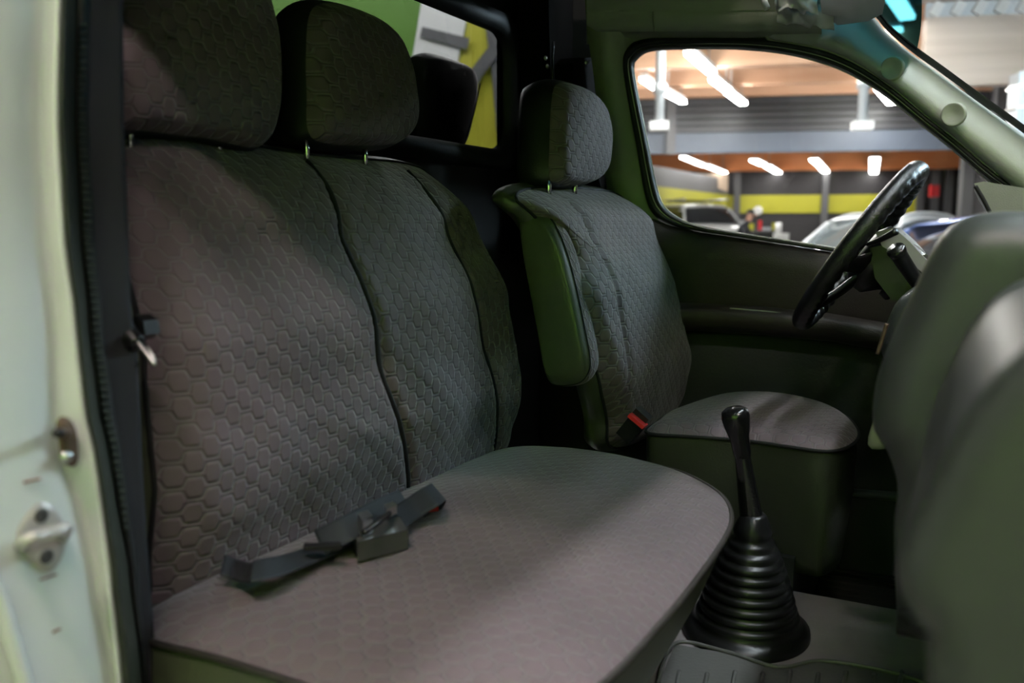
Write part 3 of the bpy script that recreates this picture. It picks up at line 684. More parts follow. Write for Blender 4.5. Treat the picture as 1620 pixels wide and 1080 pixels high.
# floor, roof, rear wall, side wall
struct(box('floor', (-.20, 1.08, .66), 1.5, 1.36, .12, 'floor_rubber', bevel=.02), 'dark grey rubber covered cab floor', 'floor')
struct(box('floor_driver', (-.10, 2.03, .53), 1.3, .54, .12, 'carpet'), 'dark carpet in the driver footwell', 'floor')
struct(box('ceiling', (-.81, 1.41, 2.075), .80, 1.58, .05, 'headliner', bevel=.015), 'dark cab roof lining', 'ceiling')
wsp = box('wall_passenger', (-1.0, .50, 1.25), .42, .10, 1.5, 'black_plastic'); struct(wsp, 'dark cab side behind the passenger door')
def rounded(y0, y1, z0, z1, r, n=10):
    o = []
    for cy, cz, a0 in ((y1 - r, z1 - r, 0), (y0 + r, z1 - r, 90), (y0 + r, z0 + r, 180), (y1 - r, z0 + r, 270)):
        for k in range(n): a = math.radians(a0 + 90 * k / (n - 1)); o.append((cy + r * math.cos(a), cz + r * math.sin(a)))
    return o
zb_ = on(700, 228, 'x', -1.12).z; zt_ = on(735, 26, 'x', -1.12).z; yr_ = on(799, 150, 'x', -1.12).y
win = rounded(.66, yr_, zb_, zt_, .07)
cy, cz = (.66 + yr_) / 2, (zb_ + zt_) / 2
wre = empty('wall_rear', (-1.12, 1.4, .55)); struct(wre, 'black cab partition behind the seats')
for nm, y0, y1, z0, z1 in (('lower_panel', .45, 2.34, .5, zb_ - .012), ('upper_panel', .45, 2.34, zt_ + .012, 2.12), ('side_panel', .45, .648, zb_ - .012, zt_ + .012), ('side_panel', yr_ + .012, 2.34, zb_ - .012, zt_ + .012)):
    put(box(nm, (-1.13, (y0 + y1) / 2, (z0 + z1) / 2), .02, y1 - y0, z1 - z0, 'black_wall'), wre)
grow_ = lambda d, x: [Vector((x, y + (d if y > cy else -d), z + (d if z > cz else -d))) for y, z in win]
w2 = empty('window_2', (-1.12, cy, zb_)); struct(w2, 'dark reflecting window in the cab partition', 'window')
put(loft('frame', [grow_(.045, -1.118), grow_(.04, -1.10), grow_(.012, -1.095), grow_(-.006, -1.105), grow_(-.008, -1.125)], 'rubber', closed_u=True), w2)
put(pyd('pane', [Vector((-1.122, *q)) for q in win], [tuple(range(len(win)))], 'rear_glass', smooth=False), w2)

wcg = box('wall_cargo', (-2.1, 2.33, 1.05), 1.9, .06, 1.1, 'black_wall'); struct(wcg, 'dark cargo bay side below the rear side window')
box('window_post', (-2.6, 2.33, 1.8), .2, .06, .5, 'black_wall', wcg); box('window_post', (-1.17, 2.33, 1.8), .07, .05, .5, 'black_wall', wcg)
struct(box('ceiling_cargo', (-2.1, 1.35, 2.36), 1.9, 2.0, .05, 'black_wall'), 'dark cargo bay roof', 'ceiling')
struct(box('floor_cargo', (-2.1, 1.35, .5), 1.9, 2.0, .08, 'black_wall'), 'dark cargo bay floor', 'floor')
struct(box('wall_cargo_passenger', (-2.1, .4, 1.4), 1.9, .06, 1.9, 'black_wall'), 'dark passenger side of the cargo bay')
struct(box('wall_cargo_rear', (-3.06, 1.35, 1.4), .06, 2.0, 1.9, 'black_wall'), 'dark rear end of the cargo bay')
struct(box('wall_driver', (-1.08, 2.36, 1.35), .36, .06, 1.9, 'black_wall'), 'dark cab side behind the driver seat')
# driver's side: pillar, header, window, door
G = [(1004, 118), (1008, 95), (1030, 81), (1090, 78), (1160, 78), (1230, 84), (1290, 97), (1345, 118), (1400, 152), (1450, 192), (1500, 232), (1552, 277), (1600, 320), (1640, 380), (1600, 445), (1500, 425), (1400, 405), (1310, 390), (1200, 373), (1110, 358), (1075, 345), (1052, 327), (1040, 298), (1024, 220)]
S = [(984, 112), (990, 78), (1025, 62), (1090, 60), (1160, 60), (1215, 62), (1295, 76), (1355, 100), (1412, 138), (1465, 182), (1515, 222), (1568, 267), (1640, 320), (1690, 390), (1640, 462), (1500, 440), (1400, 415), (1312, 397), (1200, 380), (1106, 366), (1062, 356), (1034, 338), (1018, 305), (1003, 220)]
def px_closed(P, n=24 * 8):
    out = []; N = len(P)
    for i in range(N):
        a, b, c, d = [Vector((*P[(i + j) % N], 0)) for j in (-1, 0, 1, 2)]
        for k in range(n // N):
            t = k / (n // N); out.append(.5 * ((2 * b) + (c - a) * t + (2 * a - 5 * b + 4 * c - d) * t * t + (3 * b - a - 3 * c + d) * t ** 3))
    return out
g_, s_ = px_closed(G), px_closed(S)
mixp = lambda f: [p.lerp(q, f) for p, q in zip(s_, g_)]
door = empty('door_1', (-.35, 2.27, .6)); struct(door, 'driver door with dark trim panel and armrest', 'door')
rows = [[lean(p.x, p.y, o_) for p in mixp(f)] for f, o_ in ((-.12, .02), (0, 0), (.12, -.018), (.4, -.022), (.5, -.006), (.56, -.006), (.66, -.016), (.85, -.006), (1.0, .02))]
put(loft('window_seal', rows, 'rubber', closed_u=True), door)
w1 = empty('window_1', lean(1200, 380)); struct(w1, 'driver door side window', 'window')
put(pyd('pane', [lean(p.x, p.y, .018) for p in g_], [tuple(range(len(g_)))], 'glass', smooth=False), w1)
put(tube('pane_edge_glint', [lean(p.x, p.y, .015) for p in mixp(.985)[::4]], .0016, 'steel', seg=6, closed=True, n=160), w1)  # bright line modelled in place of the glint on the glass edge
put(tube('seal_bead', [lean(p.x, p.y, -.008) for p in mixp(.53)[::4]], .0014, 'steel', seg=6, closed=True, n=160), w1)
# door trim
us = [900, 960, 1000, 1034, 1062, 1106, 1200, 1312, 1400, 1500, 1660]
vt = [320, 330, 338, 346, 357, 367, 381, 398, 416, 441, 470]
va = [466, 470, 473, 476, 478, 479, 484, 495, 510, 528, 552]
def drow(vv, y, dv=0): return [on(u, v + dv, 'y', y) for u, v in zip(us, vv)]
r0 = [lean(u, v, 0) for u, v in zip(us, vt)]
put(loft('upper_panel', [r0, drow(vt, 2.245, 4), drow(vt, 2.225, 12), drow(vt, 2.222, 40), drow(va, 2.23, -6), drow(va, 2.232, 0)], 'door_trim'), door)
put(loft('armrest', [drow(va, 2.232, 0), drow(va, 2.19, 3), drow(va, 2.165, 8), drow(va, 2.155, 14), drow(va, 2.158, 30), drow(va, 2.18, 42), drow(va, 2.235, 45)], 'door_trim'), door)
put(loft('lower_panel', [drow(va, 2.235, 45), drow(va, 2.225, 50), drow(va, 2.225, 120), drow([960] * 11, 2.24), drow([1400] * 11, 2.26)], 'door_trim_low'), door)
a, b = on(1155, 489, 'y', 2.175), on(1262, 500, 'y', 2.175)
put(tube('pull_edge', [a, (a + b) / 2 + Vector((0, -.006, .002)), b], .004, 'trim_grey', seg=8), door)
# pillar behind the driver's seat
def lrow(us_, vs_, off): return [lean(u, v, off) for u, v in zip(us_, vs_)]
vv = [-60, 0, 60, 110, 200, 320, 460, 620]
pr = [lrow([934, 934, 936, 940, 950, 964, 992, 1022], vv, .03), lrow([925, 925, 930, 938, 948, 962, 990, 1020], vv, -.05), lrow([985, 982, 978, 976, 990, 1008, 1040, 1075], vv, -.035), lrow([1010, 1006, 1002, 998, 1012, 1034, 1066, 1100], vv, .012)]
struct(loft('trim_4', pr, 'trim_grey'), 'green grey pillar trim behind the driver seat', 'pillar')
# header over the side window
ub = [928, 950, 990, 1033, 1036, 1100, 1210, 1300]
hd_ = loft('trim_5', [lrow(ub, [70] * 8, .018), lrow(ub, [62] * 8, .01), lrow(ub, [58] * 8, -.015), lrow(ub, [50] * 8, -.03), lrow(ub, [50, 50, 50, 50, 50, 50, 50, 50], -.045), lrow(ub, [20] * 8, -.06), lrow(ub, [16] * 8, -.055), lrow(ub, [-20] * 8, -.10), lrow(ub, [-170] * 8, -.12)], 'header_grey')
struct(hd_, 'green grey header trim above the side window', 'trim')
tube('joint', [lean(1033, 18, -.063), lean(1034, 35, -.056), lean(1035, 50, -.046)], .0018, 'trim_grey', hd_, seg=6)
# belt tower and belt guide, black
bt = empty('belt_tower', (-1.0, 2.1, 1.3), 'black belt tower in the corner behind the driver headrest', 'belt tower')
q = [on(*c, 'x', -1.02) for c in ((866, -60), (932, -60), (930, 90), (922, 240), (900, 420), (868, 420), (872, 150))]
put(prism('cover', q, Vector((.0, 0, 0)), Vector((-.09, 0, 0)), 'matte_black', bevel=.012), bt)
q = [on(*c, 'x', -.92) for c in ((906, 100), (915, 91), (950, 91), (960, 102), (968, 180), (985, 330), (960, 330), (930, 220), (906, 170))]
put(prism('belt_guide', q, Vector(), Vector((-.05, 0, 0)), 'matte_black', bevel=.008), bt)
put(tube('edge_bead', [on(876, 66, 'x', -1.005), on(874, 120, 'x', -1.005), on(880, 240, 'x', -1.005)], .003, 'black_gloss', seg=6), bt)
for c in ((928, 99), (863, 92), (866, 105)): put(lathe('rivet', [(0, .004), (.004, .003), (.006, 0)], on(*c, 'x', -1.0 if c[0] < 900 else -.9), (1, -.3, 0), 'steel', seg=12), bt)
# windscreen pillar
lo_ = [(1198, 30), (1214, 62), (1295, 77), (1355, 101), (1412, 139), (1465, 183), (1515, 223), (1568, 268), (1650, 340)]
up_ = [(1290, -55), (1376, 22), (1402, 52), (1440, 84), (1480, 113), (1540, 157), (1590, 193), (1640, 230), (1730, 296)]
lo3 = cr([lean(*p) for p in lo_], 40); up3 = cr([on(*p, 'y', 2.25) for p in up_], 40)
ap = []
for f, o_ in ((0, .01), (.02, -.012), (.10, -.030), (.3, -.050), (.5, -.052), (.75, -.032), (.95, -.006), (1, .01)):
    ap.append([a.lerp(b, f) + Vector((0, o_, o_ * .25)) for a, b in zip(lo3, up3)])
apl = loft('trim_6', ap, 'pillar_grey'); struct(apl, 'pale green windscreen pillar trim with two round caps', 'pillar')
tube('lip', [p + Vector((0, -.012, 0)) for p in lo3[::3]], .004, 'trim_grey', apl, seg=8)
for c in ((1411, 108), (1508, 181)):
    ctr = on(*c, 'y', 2.158); ax = Vector((-.25, -1, -.1)).normalized(); ex = (lean(1470, 160) - lean(1400, 100)).normalized()
    prof = [(.0, -.001), (.009, -.001), (.012, .001), (.020, .0015), (.0225, .003), (.0245, .002), (.026, -.006)]
    cap = lathe('cap', prof, ctr, ax, 'pillar_grey', apl, seg=32, xdir=ex)
# windscreen: bowed pane between the pillars, tinted across its top
def ws_row(p): return [p + Vector((.10 * s - .10 * s * s / 1.77, -s, .0)) for s in [1.77 * k / 24 for k in range(25)]]
upx = cr([on(*p, 'y', 2.25) for p in [(1290, -55), (1376, 22), (1402, 52), (1440, 84), (1480, 113), (1540, 157), (1590, 193), (1640, 230), (1730, 296), (1850, 392)]], 60)
upx = [p + Vector((.006, 0, .006)) for p in upx]
tb = next(i for i, p in enumerate(upx) if (lambda r: 810 + F * r.dot(RT) / r.dot(FW))(p - CAM) > 1448)
w3 = empty('window_3', upx[30]); struct(w3, 'windscreen with a teal tinted band along the top', 'window')
put(loft('pane', [ws_row(p) for p in upx[tb:]], 'windscreen_glass'), w3); put(loft('tinted_band', [ws_row(p) for p in upx[:tb + 1]], 'tint'), w3)
put(loft('black_edge', [[p + Vector((-.003, -.002, -.004)) for p in upx], [p + Vector((.004, -.035, .004)) for p in upx]], 'rubber'), w3)
# passenger side roof rail and windscreen pillar (they shade the cab)
struct(box('trim_7', (-.78, .61, 2.075), .85, .10, .06, 'paint', bevel=.02), 'painted roof rail above the passenger door opening', 'trim')
struct(box('trim_8', (-.45, 1.2, 1.965), .12, 1.4, .06, 'headliner', bevel=.02), 'roof header over the windscreen', 'trim')
pp = upx[8] + Vector((0, -1.77, 0)); pq = upx[-1] + Vector((0, -1.77, 0)); e_ = (pq - pp)
struct(tube('trim_9', [pp - e_ * .1, pp + e_ * .5, pp + e_ * 1.1], .035, 'paint', seg=10), 'painted passenger windscreen pillar', 'pillar')

pd = empty('door_2', (.35, .42, .6)); struct(pd, 'open passenger door swung forward outside the cab', 'door')
def pdp(t, z, off=0): return Vector((.33 + .40 * t + off, .42 - .92 * t, z))
put(prism('lower_panel', [pdp(0, .5), pdp(1, .5), pdp(1.02, 1.3), pdp(0, 1.3)], Vector(), Vector((.07, .03, 0)), 'paint', bevel=.01), pd)
put(prism('inner_trim', [pdp(.05, .58), pdp(.95, .58), pdp(.95, 1.24), pdp(.05, 1.24)], Vector((-.02, -.01, 0)), Vector(), 'door_trim', bevel=.005), pd)
put(tube('window_frame', [pdp(0, 1.3), pdp(.35, 1.6), pdp(.6, 1.82), pdp(.75, 1.88), pdp(.92, 1.86), pdp(1.0, 1.6), pdp(1.02, 1.3)], .03, 'paint', seg=10, n=50), pd)
put(pyd('pane', [pdp(.03, 1.3, .03), pdp(.37, 1.58, .03), pdp(.62, 1.8, .03), pdp(.76, 1.86, .03), pdp(.9, 1.84, .03), pdp(.98, 1.6, .03), pdp(1.0, 1.3, .03)], [tuple(range(7))], 'glass', smooth=False), pd)
# ================================================================== SEATS
def seat_post(p, parent, hgt=.06, r=.0048): return put(tube('headrest_post', [p - Vector((0, 0, .02)), p + Vector((0, 0, hgt))], r, 'chrome', seg=12), parent)
# ---- passenger bench
bench = empty('bench_seat', (-.6, 1.18, .72), 'wide two-person bench seat with quilted grey cover nearest the camera', 'seat')
ZS = .86
def cush_def(a, b, c):
    w_ = max(0, .12 - c) * 6
    n_ = noise.noise(Vector((a * 9, b * 9, c * 5))) * .018 * min(1, w_)
    sg = 1 if b > 1.15 else -1
    return (a, b + sg * n_, ZS + c)
def cush_sculpt(a, b, r): return .0035 * noise.noise(Vector((a * 7, b * 7, 3.1))) - .010 * max(0, min(1, (-.70 - a) / .15)) + .006 * max(0, a + .5)
cush = Pillow([(-.87, .70), (-.80, .655), (-.60, .648), (-.43, .655), (-.345, .69), (-.308, .78), (-.298, .95), (-.298, 1.15), (-.312, 1.34), (-.365, 1.48), (-.47, 1.585), (-.61, 1.64), (-.74, 1.645), (-.85, 1.60), (-.885, 1.4), (-.885, 1.0)], .138, .024, cush_def, roll=.014, p=3, N=200, sculpt=cush_sculpt)
cf_ = put(cush.front('seat_cushion', 'fabric_seat', nr=46), bench)
put(cush.band('cushion_skirt', 'vinyl', bow=.006, c1=-.06, steps=14, inset=lambda n: .012 + .065 * max(0, n.x)), bench)
sub(tube('piping', cush.edge(.001, -.001)[::2], .0042, 'piping', seg=8, closed=True, n=220), cf_)
put(box('seat_base', (-.66, 1.16, .745), .34, .80, .09, 'vinyl_dark', bevel=.02), bench)
XZ = ([.93, 1.0, 1.13, 1.3, 1.45, 1.56, 1.65], [-.86, -.84, -.815, -.835, -.90, -.975, -1.03])
TH = .13
SE1 = [(1.169, 1.56), (1.124, 1.42), (1.132, 1.212), (1.219, 1.0), (1.235, .95)]; SE2 = [(1.456, 1.56), (1.442, 1.428), (1.453, 1.249), (1.535, 1.02), (1.56, .95)]
def seam_d(a, b, SE):
    ys = [p[1] for p in SE][::-1]; xs = [p[0] for p in SE][::-1]; return a - interp(b, ys, xs)
def back_sculpt(a, b, r):
    k = min(1, max(0, (1 - r) / .08))
    g = -.011 * math.exp(-(seam_d(a, b, SE1) / .011) ** 2) - .010 * math.exp(-(seam_d(a, b, SE2) / .010) ** 2)
    mid = .012 * math.exp(-((a - 1.29) / .11) ** 2)
    return k * (g + mid + .006 * noise.noise(Vector((a * 9, b * 13, 1.7))) + .0035 * noise.noise(Vector((a * 16 + b * 14, b * 20, 7))))
back = Pillow([(.735, .95), (.722, 1.0), (.716, 1.07), (.716, 1.14), (.722, 1.24), (.735, 1.36), (.76, 1.47), (.80, 1.55), (.87, 1.573), (1.0, 1.570), (1.15, 1.563), (1.3, 1.563), (1.48, 1.566), (1.56, 1.552), (1.605, 1.505), (1.62, 1.44), (1.63, 1.36), (1.638, 1.25), (1.652, 1.15), (1.668, 1.07), (1.668, 1.0), (1.64, .945), (1.5, .925), (1.2, .92), (.85, .925)],
              TH, .012, lambda a, b, c: (interp(b, *XZ) + c - TH, a, b), roll=.036, p=5, N=220, sculpt=back_sculpt, center=(1.19, 1.25))
bf_ = put(back.front('backrest', 'fabric', nr=70), bench)
put(back.band('backrest_side', 'vinyl', bow=.012, c1=.03, steps=10), bench)
sub(tube('piping', back.edge(.001, -.002)[::2], .0036, 'seam', seg=8, closed=True, n=240), bf_)
for SE in (SE1, SE2):
    pts = [back.surf(interp(z, [p[1] for p in SE][::-1], [p[0] for p in SE][::-1]), z, .002) for z in [1.548 - (1.548 - .965) * k / 14 for k in range(15)]]
    sub(tube('seam', pts, .0048, 'seam', seg=8, n=60), bf_)
def headrest(px, x0, lean_, parent, m1='fabric', m2='vinyl_dark', th=.10):
    """padded headrest whose front outline is read at the distance x0, leaning back by lean_"""
    n_ = Vector((1, 0, lean_)).normalized(); P = [onplane(u, v, (x0 - .02, 0, 1.58), n_) for u, v in px]
    pw = Pillow([(p.y, p.z) for p in P], th, .022, lambda a, b, c: (x0 - (b - 1.58) * lean_ + c - th, a, b), roll=.024, p=2.6, N=110,
                sculpt=lambda a, b, r: .003 * noise.noise(Vector((a * 14, b * 14, 2))))
    hf = put(pw.front('headrest', m1, nr=30), parent); sub(pw.band('headrest_side', m2, bow=.010, steps=8), hf)
    return pw
headrest([(175, 100), (177, 185), (190, 202), (250, 209), (330, 219), (398, 233), (425, 222), (436, 190), (440, 140), (438, 80), (428, 20), (410, -40), (370, -78), (300, -92), (225, -88), (187, -40)], -.955, .18, bench)
headrest([(490, 208), (488, 150), (488, 80), (491, 28), (503, 8), (530, 5), (565, 13), (600, 31), (626, 57), (642, 96), (651, 140), (655, 180), (649, 210), (630, 226), (580, 230), (515, 226)], -.955, .18, bench)
for y in (.822, .978, 1.171, 1.331): seat_post(Vector((-.992, y, 1.545)), bench)
# ---- driver's seat
drv = empty('single_seat', (-.45, 1.95, .62), 'single quilted grey driver seat with folded armrest by the far door', 'seat')
DX = ([1.0, 1.13, 1.3, 1.45, 1.53, 1.6], [-.655, -.635, -.665, -.735, -.79, -.84])
def itd(u, v, off):
    z = 1.3
    for _ in range(30): p = on(u, v, 'x', interp(z, *DX) + off); z = .5 * z + .5 * p.z
    return (p.y, p.z)
dpx = [(822, 318), (826, 304), (860, 297), (930, 299), (975, 306), (1000, 325), (1020, 362), (1042, 420), (1060, 478), (1074, 545), (1076, 590), (1068, 632), (1050, 668), (1010, 700), (968, 705), (963, 660), (952, 605), (934, 545), (906, 460), (880, 390), (848, 340)]
def dsc(a, b, r): return min(1, max(0, (1 - r) / .1)) * (.006 * noise.noise(Vector((a * 9, b * 11, 4))) - .008 * math.exp(-((a - 1.735 - (1.5 - b) * .04) / .010) ** 2))
db = Pillow([itd(u, v, -.03) for u, v in dpx], .09, .016, lambda a, b, c: (interp(b, *DX) + c - .09, a, b), roll=.034, p=4, N=180, sculpt=dsc)
df_ = put(db.front('backrest', 'fabric', nr=54), drv); put(db.band('backrest_side', 'vinyl', bow=.012, c1=0, steps=10), drv)
sub(tube('piping', db.edge(.001, -.001)[::2], .0034, 'seam', seg=8, closed=True, n=180), df_)
dcp = [(1025, 684), (1040, 668), (1060, 655), (1140, 630), (1215, 627), (1285, 638), (1335, 657), (1357, 682), (1348, 702), (1312, 713), (1250, 706), (1180, 696), (1100, 690)]
ZD = 1.015
dc = Pillow([(p.x, p.y) for p in [on(u, v, 'z', ZD) for u, v in dcp]], .135, .014, lambda a, b, c: (a, b, ZD - .12 + c), roll=.015, p=3, N=120)
dg_ = put(dc.front('seat_cushion', 'fabric_seat', nr=30), drv); put(dc.band('cushion_skirt', 'vinyl_olive', bow=.004, c1=-.14, steps=10, inset=.02), drv)
sub(tube('piping', dc.edge(.001, -.001)[::2], .0036, 'seam', seg=8, closed=True, n=140), dg_)
put(box('seat_base', (-.43, 1.93, .70), .30, .36, .18, 'vinyl_dark', bevel=.02), drv)
headrest([(872, 278), (873, 200), (877, 145), (890, 131), (912, 134), (934, 147), (950, 170), (957, 205), (958, 235), (953, 268), (938, 287), (912, 293), (885, 291)], -.775, .12, drv)
for u, v in ((868, 294), (909, 296)):
    p = on(u, v, 'x', -.80); seat_post(p - Vector((0, 0, .02)), drv, .05, .0062)
arm_px = [(816, 338), (822, 400), (835, 470), (849, 545), (859, 598), (872, 611), (904, 609), (920, 597), (926, 572), (915, 510), (901, 445), (886, 392), (868, 353), (850, 336), (832, 330)]
ar = Pillow([(p.x, p.z) for p in [on(u, v, 'y', 1.585) for u, v in arm_px]], .065, .006, lambda a, b, c: (a, 1.655 - c, b), roll=.016, p=4, N=100)
af_ = put(ar.front('armrest', 'vinyl', nr=24), drv); put(ar.band('armrest_side', 'fabric', bow=.006, steps=6), drv)
sub(tube('piping', ar.edge(.0005, -.002)[::2], .0022, 'seam', seg=6, closed=True, n=100), af_)
# driver's belt buckle
bp_ = on(1004, 672, 'y', 1.70); bb = empty('belt_buckle', bp_, 'black belt buckle with red release button beside the driver seat', 'buckle')
Mb = Matrix.Rotation(.65, 3, 'Y')
put(box('case', bp_, .035, .03, .07, 'black_plastic', bevel=.006, M=Mb), bb)
a, b = on(997, 655, 'y', 1.68), on(1021, 675, 'y', 1.68); d = (b - a)
put(box('release_button', (a + b) / 2, .008, .024, d.length, 'red', bevel=.003, M=Matrix.Rotation(-math.atan2(d.z, d.x) + pi / 2, 3, 'Y')), bb)

rs_ = empty('rear_seat', (-1.35, 2.03, .54), 'dark rear seat with headrest behind the partition glass', 'seat')
rpx = [(650, 225), (651, 175), (655, 125), (664, 98), (682, 87), (700, 86), (738, 98), (755, 108), (761, 128), (757, 165), (742, 228), (720, 245), (680, 240)]
rp = Pillow([(p.y, p.z) for p in [on(u, v, 'x', -1.28) for u, v in rpx]], .06, .012, lambda a, b, c: (-1.34 + c, a, b), roll=.02, N=80)
put(rp.front('headrest', 'vinyl_dark', nr=14), rs_); put(rp.band('headrest_side', 'vinyl_dark', bow=.006), rs_)
yc_ = sum(q.x for q in rp.o) / rp.N
put(box('backrest', (-1.33, yc_, 1.22), .12, .42, .62, 'vinyl_dark', bevel=.05, seg=4), rs_); put(box('seat_block', (-1.5, yc_, .73), .5, .42, .36, 'vinyl_dark', bevel=.05, seg=4), rs_)
for dy in (-.07, .07): put(tube('headrest_post', [Vector((-1.32, yc_ + dy, 1.5)), Vector((-1.32, yc_ + dy, 1.7))], .006, 'steel', seg=8), rs_)
put(tube('edge_line', [on(734, 230, 'x', -1.265), on(748, 185, 'x', -1.265), on(760, 132, 'x', -1.265)], .002, 'shroud', seg=6), rs_)

# ================================================================== BELTS
def onc(u, v, h=0.0): return on(u, v, 'z', 1.016 + h)
lb = empty('lap_belt', onc(500, 880), 'dark lap belt lying folded on the bench cushion', 'seat belt')
wdv = lambda a, b: (onc(*b) - onc(*a)).normalized()
W1 = wdv((415, 872), (405, 930)) + Vector((0, 0, -.12)); W2 = wdv((500, 850), (530, 880))
put(ribbon('webbing', [onc(398, 903, .026), onc(420, 899, .028), onc(452, 892, .022), onc(520, 866, .012), onc(556, 850, .012)], [W1, W1, W1, W2, W2], .026, 'belt', n=50), lb)
put(ribbon('webbing', [onc(400, 906, .024), onc(388, 905, .012), onc(370, 900, .006), onc(352, 893, .012)], [W1, W1, W1, W1], .0255, 'belt_dark', n=24), lb)
W3 = wdv((560, 815), (600, 845)) + Vector((0, 0, -.5))
put(ribbon('webbing', [onc(505, 858, .022), onc(550, 835, .040), onc(600, 808, .040), onc(640, 790, .02)], [W3] * 4, .022, 'belt', n=40), lb)
W4 = wdv((600, 800), (640, 850)) + Vector((0, 0, -.25))
put(ribbon('webbing', [onc(585, 845, .028), onc(620, 825, .030), onc(655, 802, .032), onc(682, 785, .046), onc(694, 778, .036), onc(688, 792, .010), onc(668, 812, .008)], [W4, W4, W4, W4, W4 + Vector((.3, 0, 0)), W4, W4], .027, 'belt', n=70), lb)
def slab(name, pts, h, m, parent, bevel=.004, z=0.0):
    q = [onc(u, v, z) for u, v in pts]; return put(prism(name, q, Vector(), Vector((0, 0, h)), m, bevel=bevel), parent)
slab('buckle', [(556, 855), (632, 846), (646, 868), (566, 888)], .026, 'buckle', lb, .005, .006)
slab('adjuster_bar', [(482, 866), (538, 864), (541, 870), (480, 872)], .006, 'black_gloss', lb, .002, .028)
slab('adjuster', [(566, 838), (582, 832), (590, 842), (574, 850)], .022, 'steel', lb, .004, .034)
slab('adjuster', [(608, 812), (622, 806), (628, 812), (612, 820)], .012, 'steel', lb, .003, .042)
put(tube('adjuster_pin', [onc(576, 842, .052), onc(600, 824, .052), onc(616, 812, .050)], .004, 'black_gloss', seg=8), lb)
slab('red_button', [(676, 803), (692, 801), (694, 808), (679, 810)], .008, 'red', lb, .002, .01)
# shoulder belt at the pillar
sb = empty('shoulder_belt', on(190, 700, 'x', -.79), 'dark shoulder belt with metal tongue hanging beside the door pillar', 'seat belt')
wd0 = (RT * .55 + FH * .83)
put(ribbon('webbing', [on(160, -300, 'x', -.82), on(162, 0, 'x', -.80), on(163, 180, 'x', -.79), on(169, 360, 'x', -.785), on(174, 490, 'x', -.785), on(186, 560, 'x', -.79), on(196, 760, 'x', -.80), on(214, 1000, 'x', -.80), on(225, 1150, 'x', -.80)], [wd0, wd0, wd0, wd0, wd0, wd0 * .6 + RT * .1, wd0, wd0, wd0], .022, 'belt_dark', n=90), sb)
tp = lambda u, v, y=.64: on(u, v, 'y', y)
put(tube('tongue_grip', [tp(170, 506), tp(186, 516), tp(202, 530), tp(218, 545)], lambda t: .010 + .003 * math.sin(pi * t), 'black_plastic', seg=10), sb)
put(tube('tongue', [tp(217, 541, .635), tp(230, 557, .635), tp(245, 577, .635)], .0024, 'steel', seg=8), sb)
put(tube('tongue', [tp(231, 547, .66), tp(238, 557, .66), tp(246, 570, .66)], .0018, 'steel', seg=8), sb)
q = [tp(*c, .65) for c in ((203, 520), (212, 498), (226, 508), (230, 530), (218, 538))]
put(prism('tongue_hood', q, Vector(), Vector((0, .02, 0)), 'black_plastic', bevel=.003), sb)

# ================================================================== GEAR LEVER
gb = on(1181, 985, 'z', .735); gear = empty('gear_lever', gb, 'black gear lever with ribbed rubber boot between the seats', 'gear lever')
S_ = 1.6 / F
prof = [(.126, -.014), (.124, -.002), (.112, .004)]
rr0 = [.100, .093, .088, .082, .076, .069, .062, .053, .043]
hh_ = .012
for k, r in enumerate(rr0):
    prof += [(r + .001, hh_), (r + .0035, hh_ + .006), (r + .001, hh_ + .012), (r - .007, hh_ + .015)]; hh_ += .0165
prof += [(.036, hh_ + .004), (.038, hh_ + .012), (.034, hh_ + .024), (.026, hh_ + .040), (.022, hh_ + .044), (.012, hh_ + .044)]
gtop = on(1192, 822, 'y', gb.y); gax = (gtop - gb).normalized()
boot = put(lathe('boot', prof, gb, gax, 'black_plastic', seg=64, sx=.88, sy=1.0, xdir=(1, 0, 0)), gear)
k0, k1, k2 = on(1190, 828, 'y', gb.y), on(1174, 715, 'y', gb.y - .01), on(1161, 645, 'y', gb.y - .02)
put(tube('shaft', [k0, k0.lerp(k1, .5), k1], lambda t: .021 - .008 * t, 'black_gloss', seg=16), gear)
kd = (k2 - k1).normalized(); kl = (k2 - k1).length
put(lathe('knob', [(.013, -.012), (.0155, .0), (.0175, kl * .35), (.0225, kl * .62), (.0245, kl * .80), (.0225, kl * .93), (.015, kl * 1.0), (.0, kl * 1.02)], k1, kd, 'black_gloss', seg=32), gear)
# ================================================================== FLOOR MAT
fm = empty('floor_mat', (-.1, 1.3, .72), 'grey ribbed rubber mat on the cab floor below the gear lever', 'floor mat')
q = [on(u, v, 'z', .725) for u, v in ((1040, 1090), (1068, 1024), (1150, 1038), (1230, 1062), (1300, 1052), (1400, 1068), (1470, 1090), (1480, 1250), (1000, 1250))]
put(prism('mat_sheet', q, Vector((0, 0, -.003)), Vector((0, 0, .006)), 'mat_grey', bevel=.003), fm)
put(tube('mat_rim', [p + Vector((0, 0, .008)) for p in q[:7]], .0035, 'mat_grey', seg=8, n=60), fm)
for k in range(9):
    u = 1075 + k * 44; a, b = on(u, 1062 + 3 * (k % 2), 'z', .733), on(u - 22, 1180, 'z', .733)
    put(tube('mat_rib', [a, a.lerp(b, .5), b], .0035, 'mat_grey', seg=6), fm)
dm = empty('driver_mat', on(1380, 940, 'z', .60), 'dark textured mat in the driver footwell behind the gear boot', 'floor mat')
q = [on(u, v, 'z', .595) for u, v in ((1290, 885), (1440, 905), (1520, 1010), (1300, 968))]
put(prism('mat_sheet', q, Vector(), Vector((0, 0, .012)), 'carpet', bevel=.004), dm)
for k in range(9):
    a = q[0].lerp(q[3], (k + .5) / 9); b = q[1].lerp(q[2], (k + .5) / 9); put(tube('mat_rib', [a + Vector((0, 0, .013)), (a + b) / 2 + Vector((0, 0, .013)), b + Vector((0, 0, .013))], .003, 'carpet', seg=6), dm)

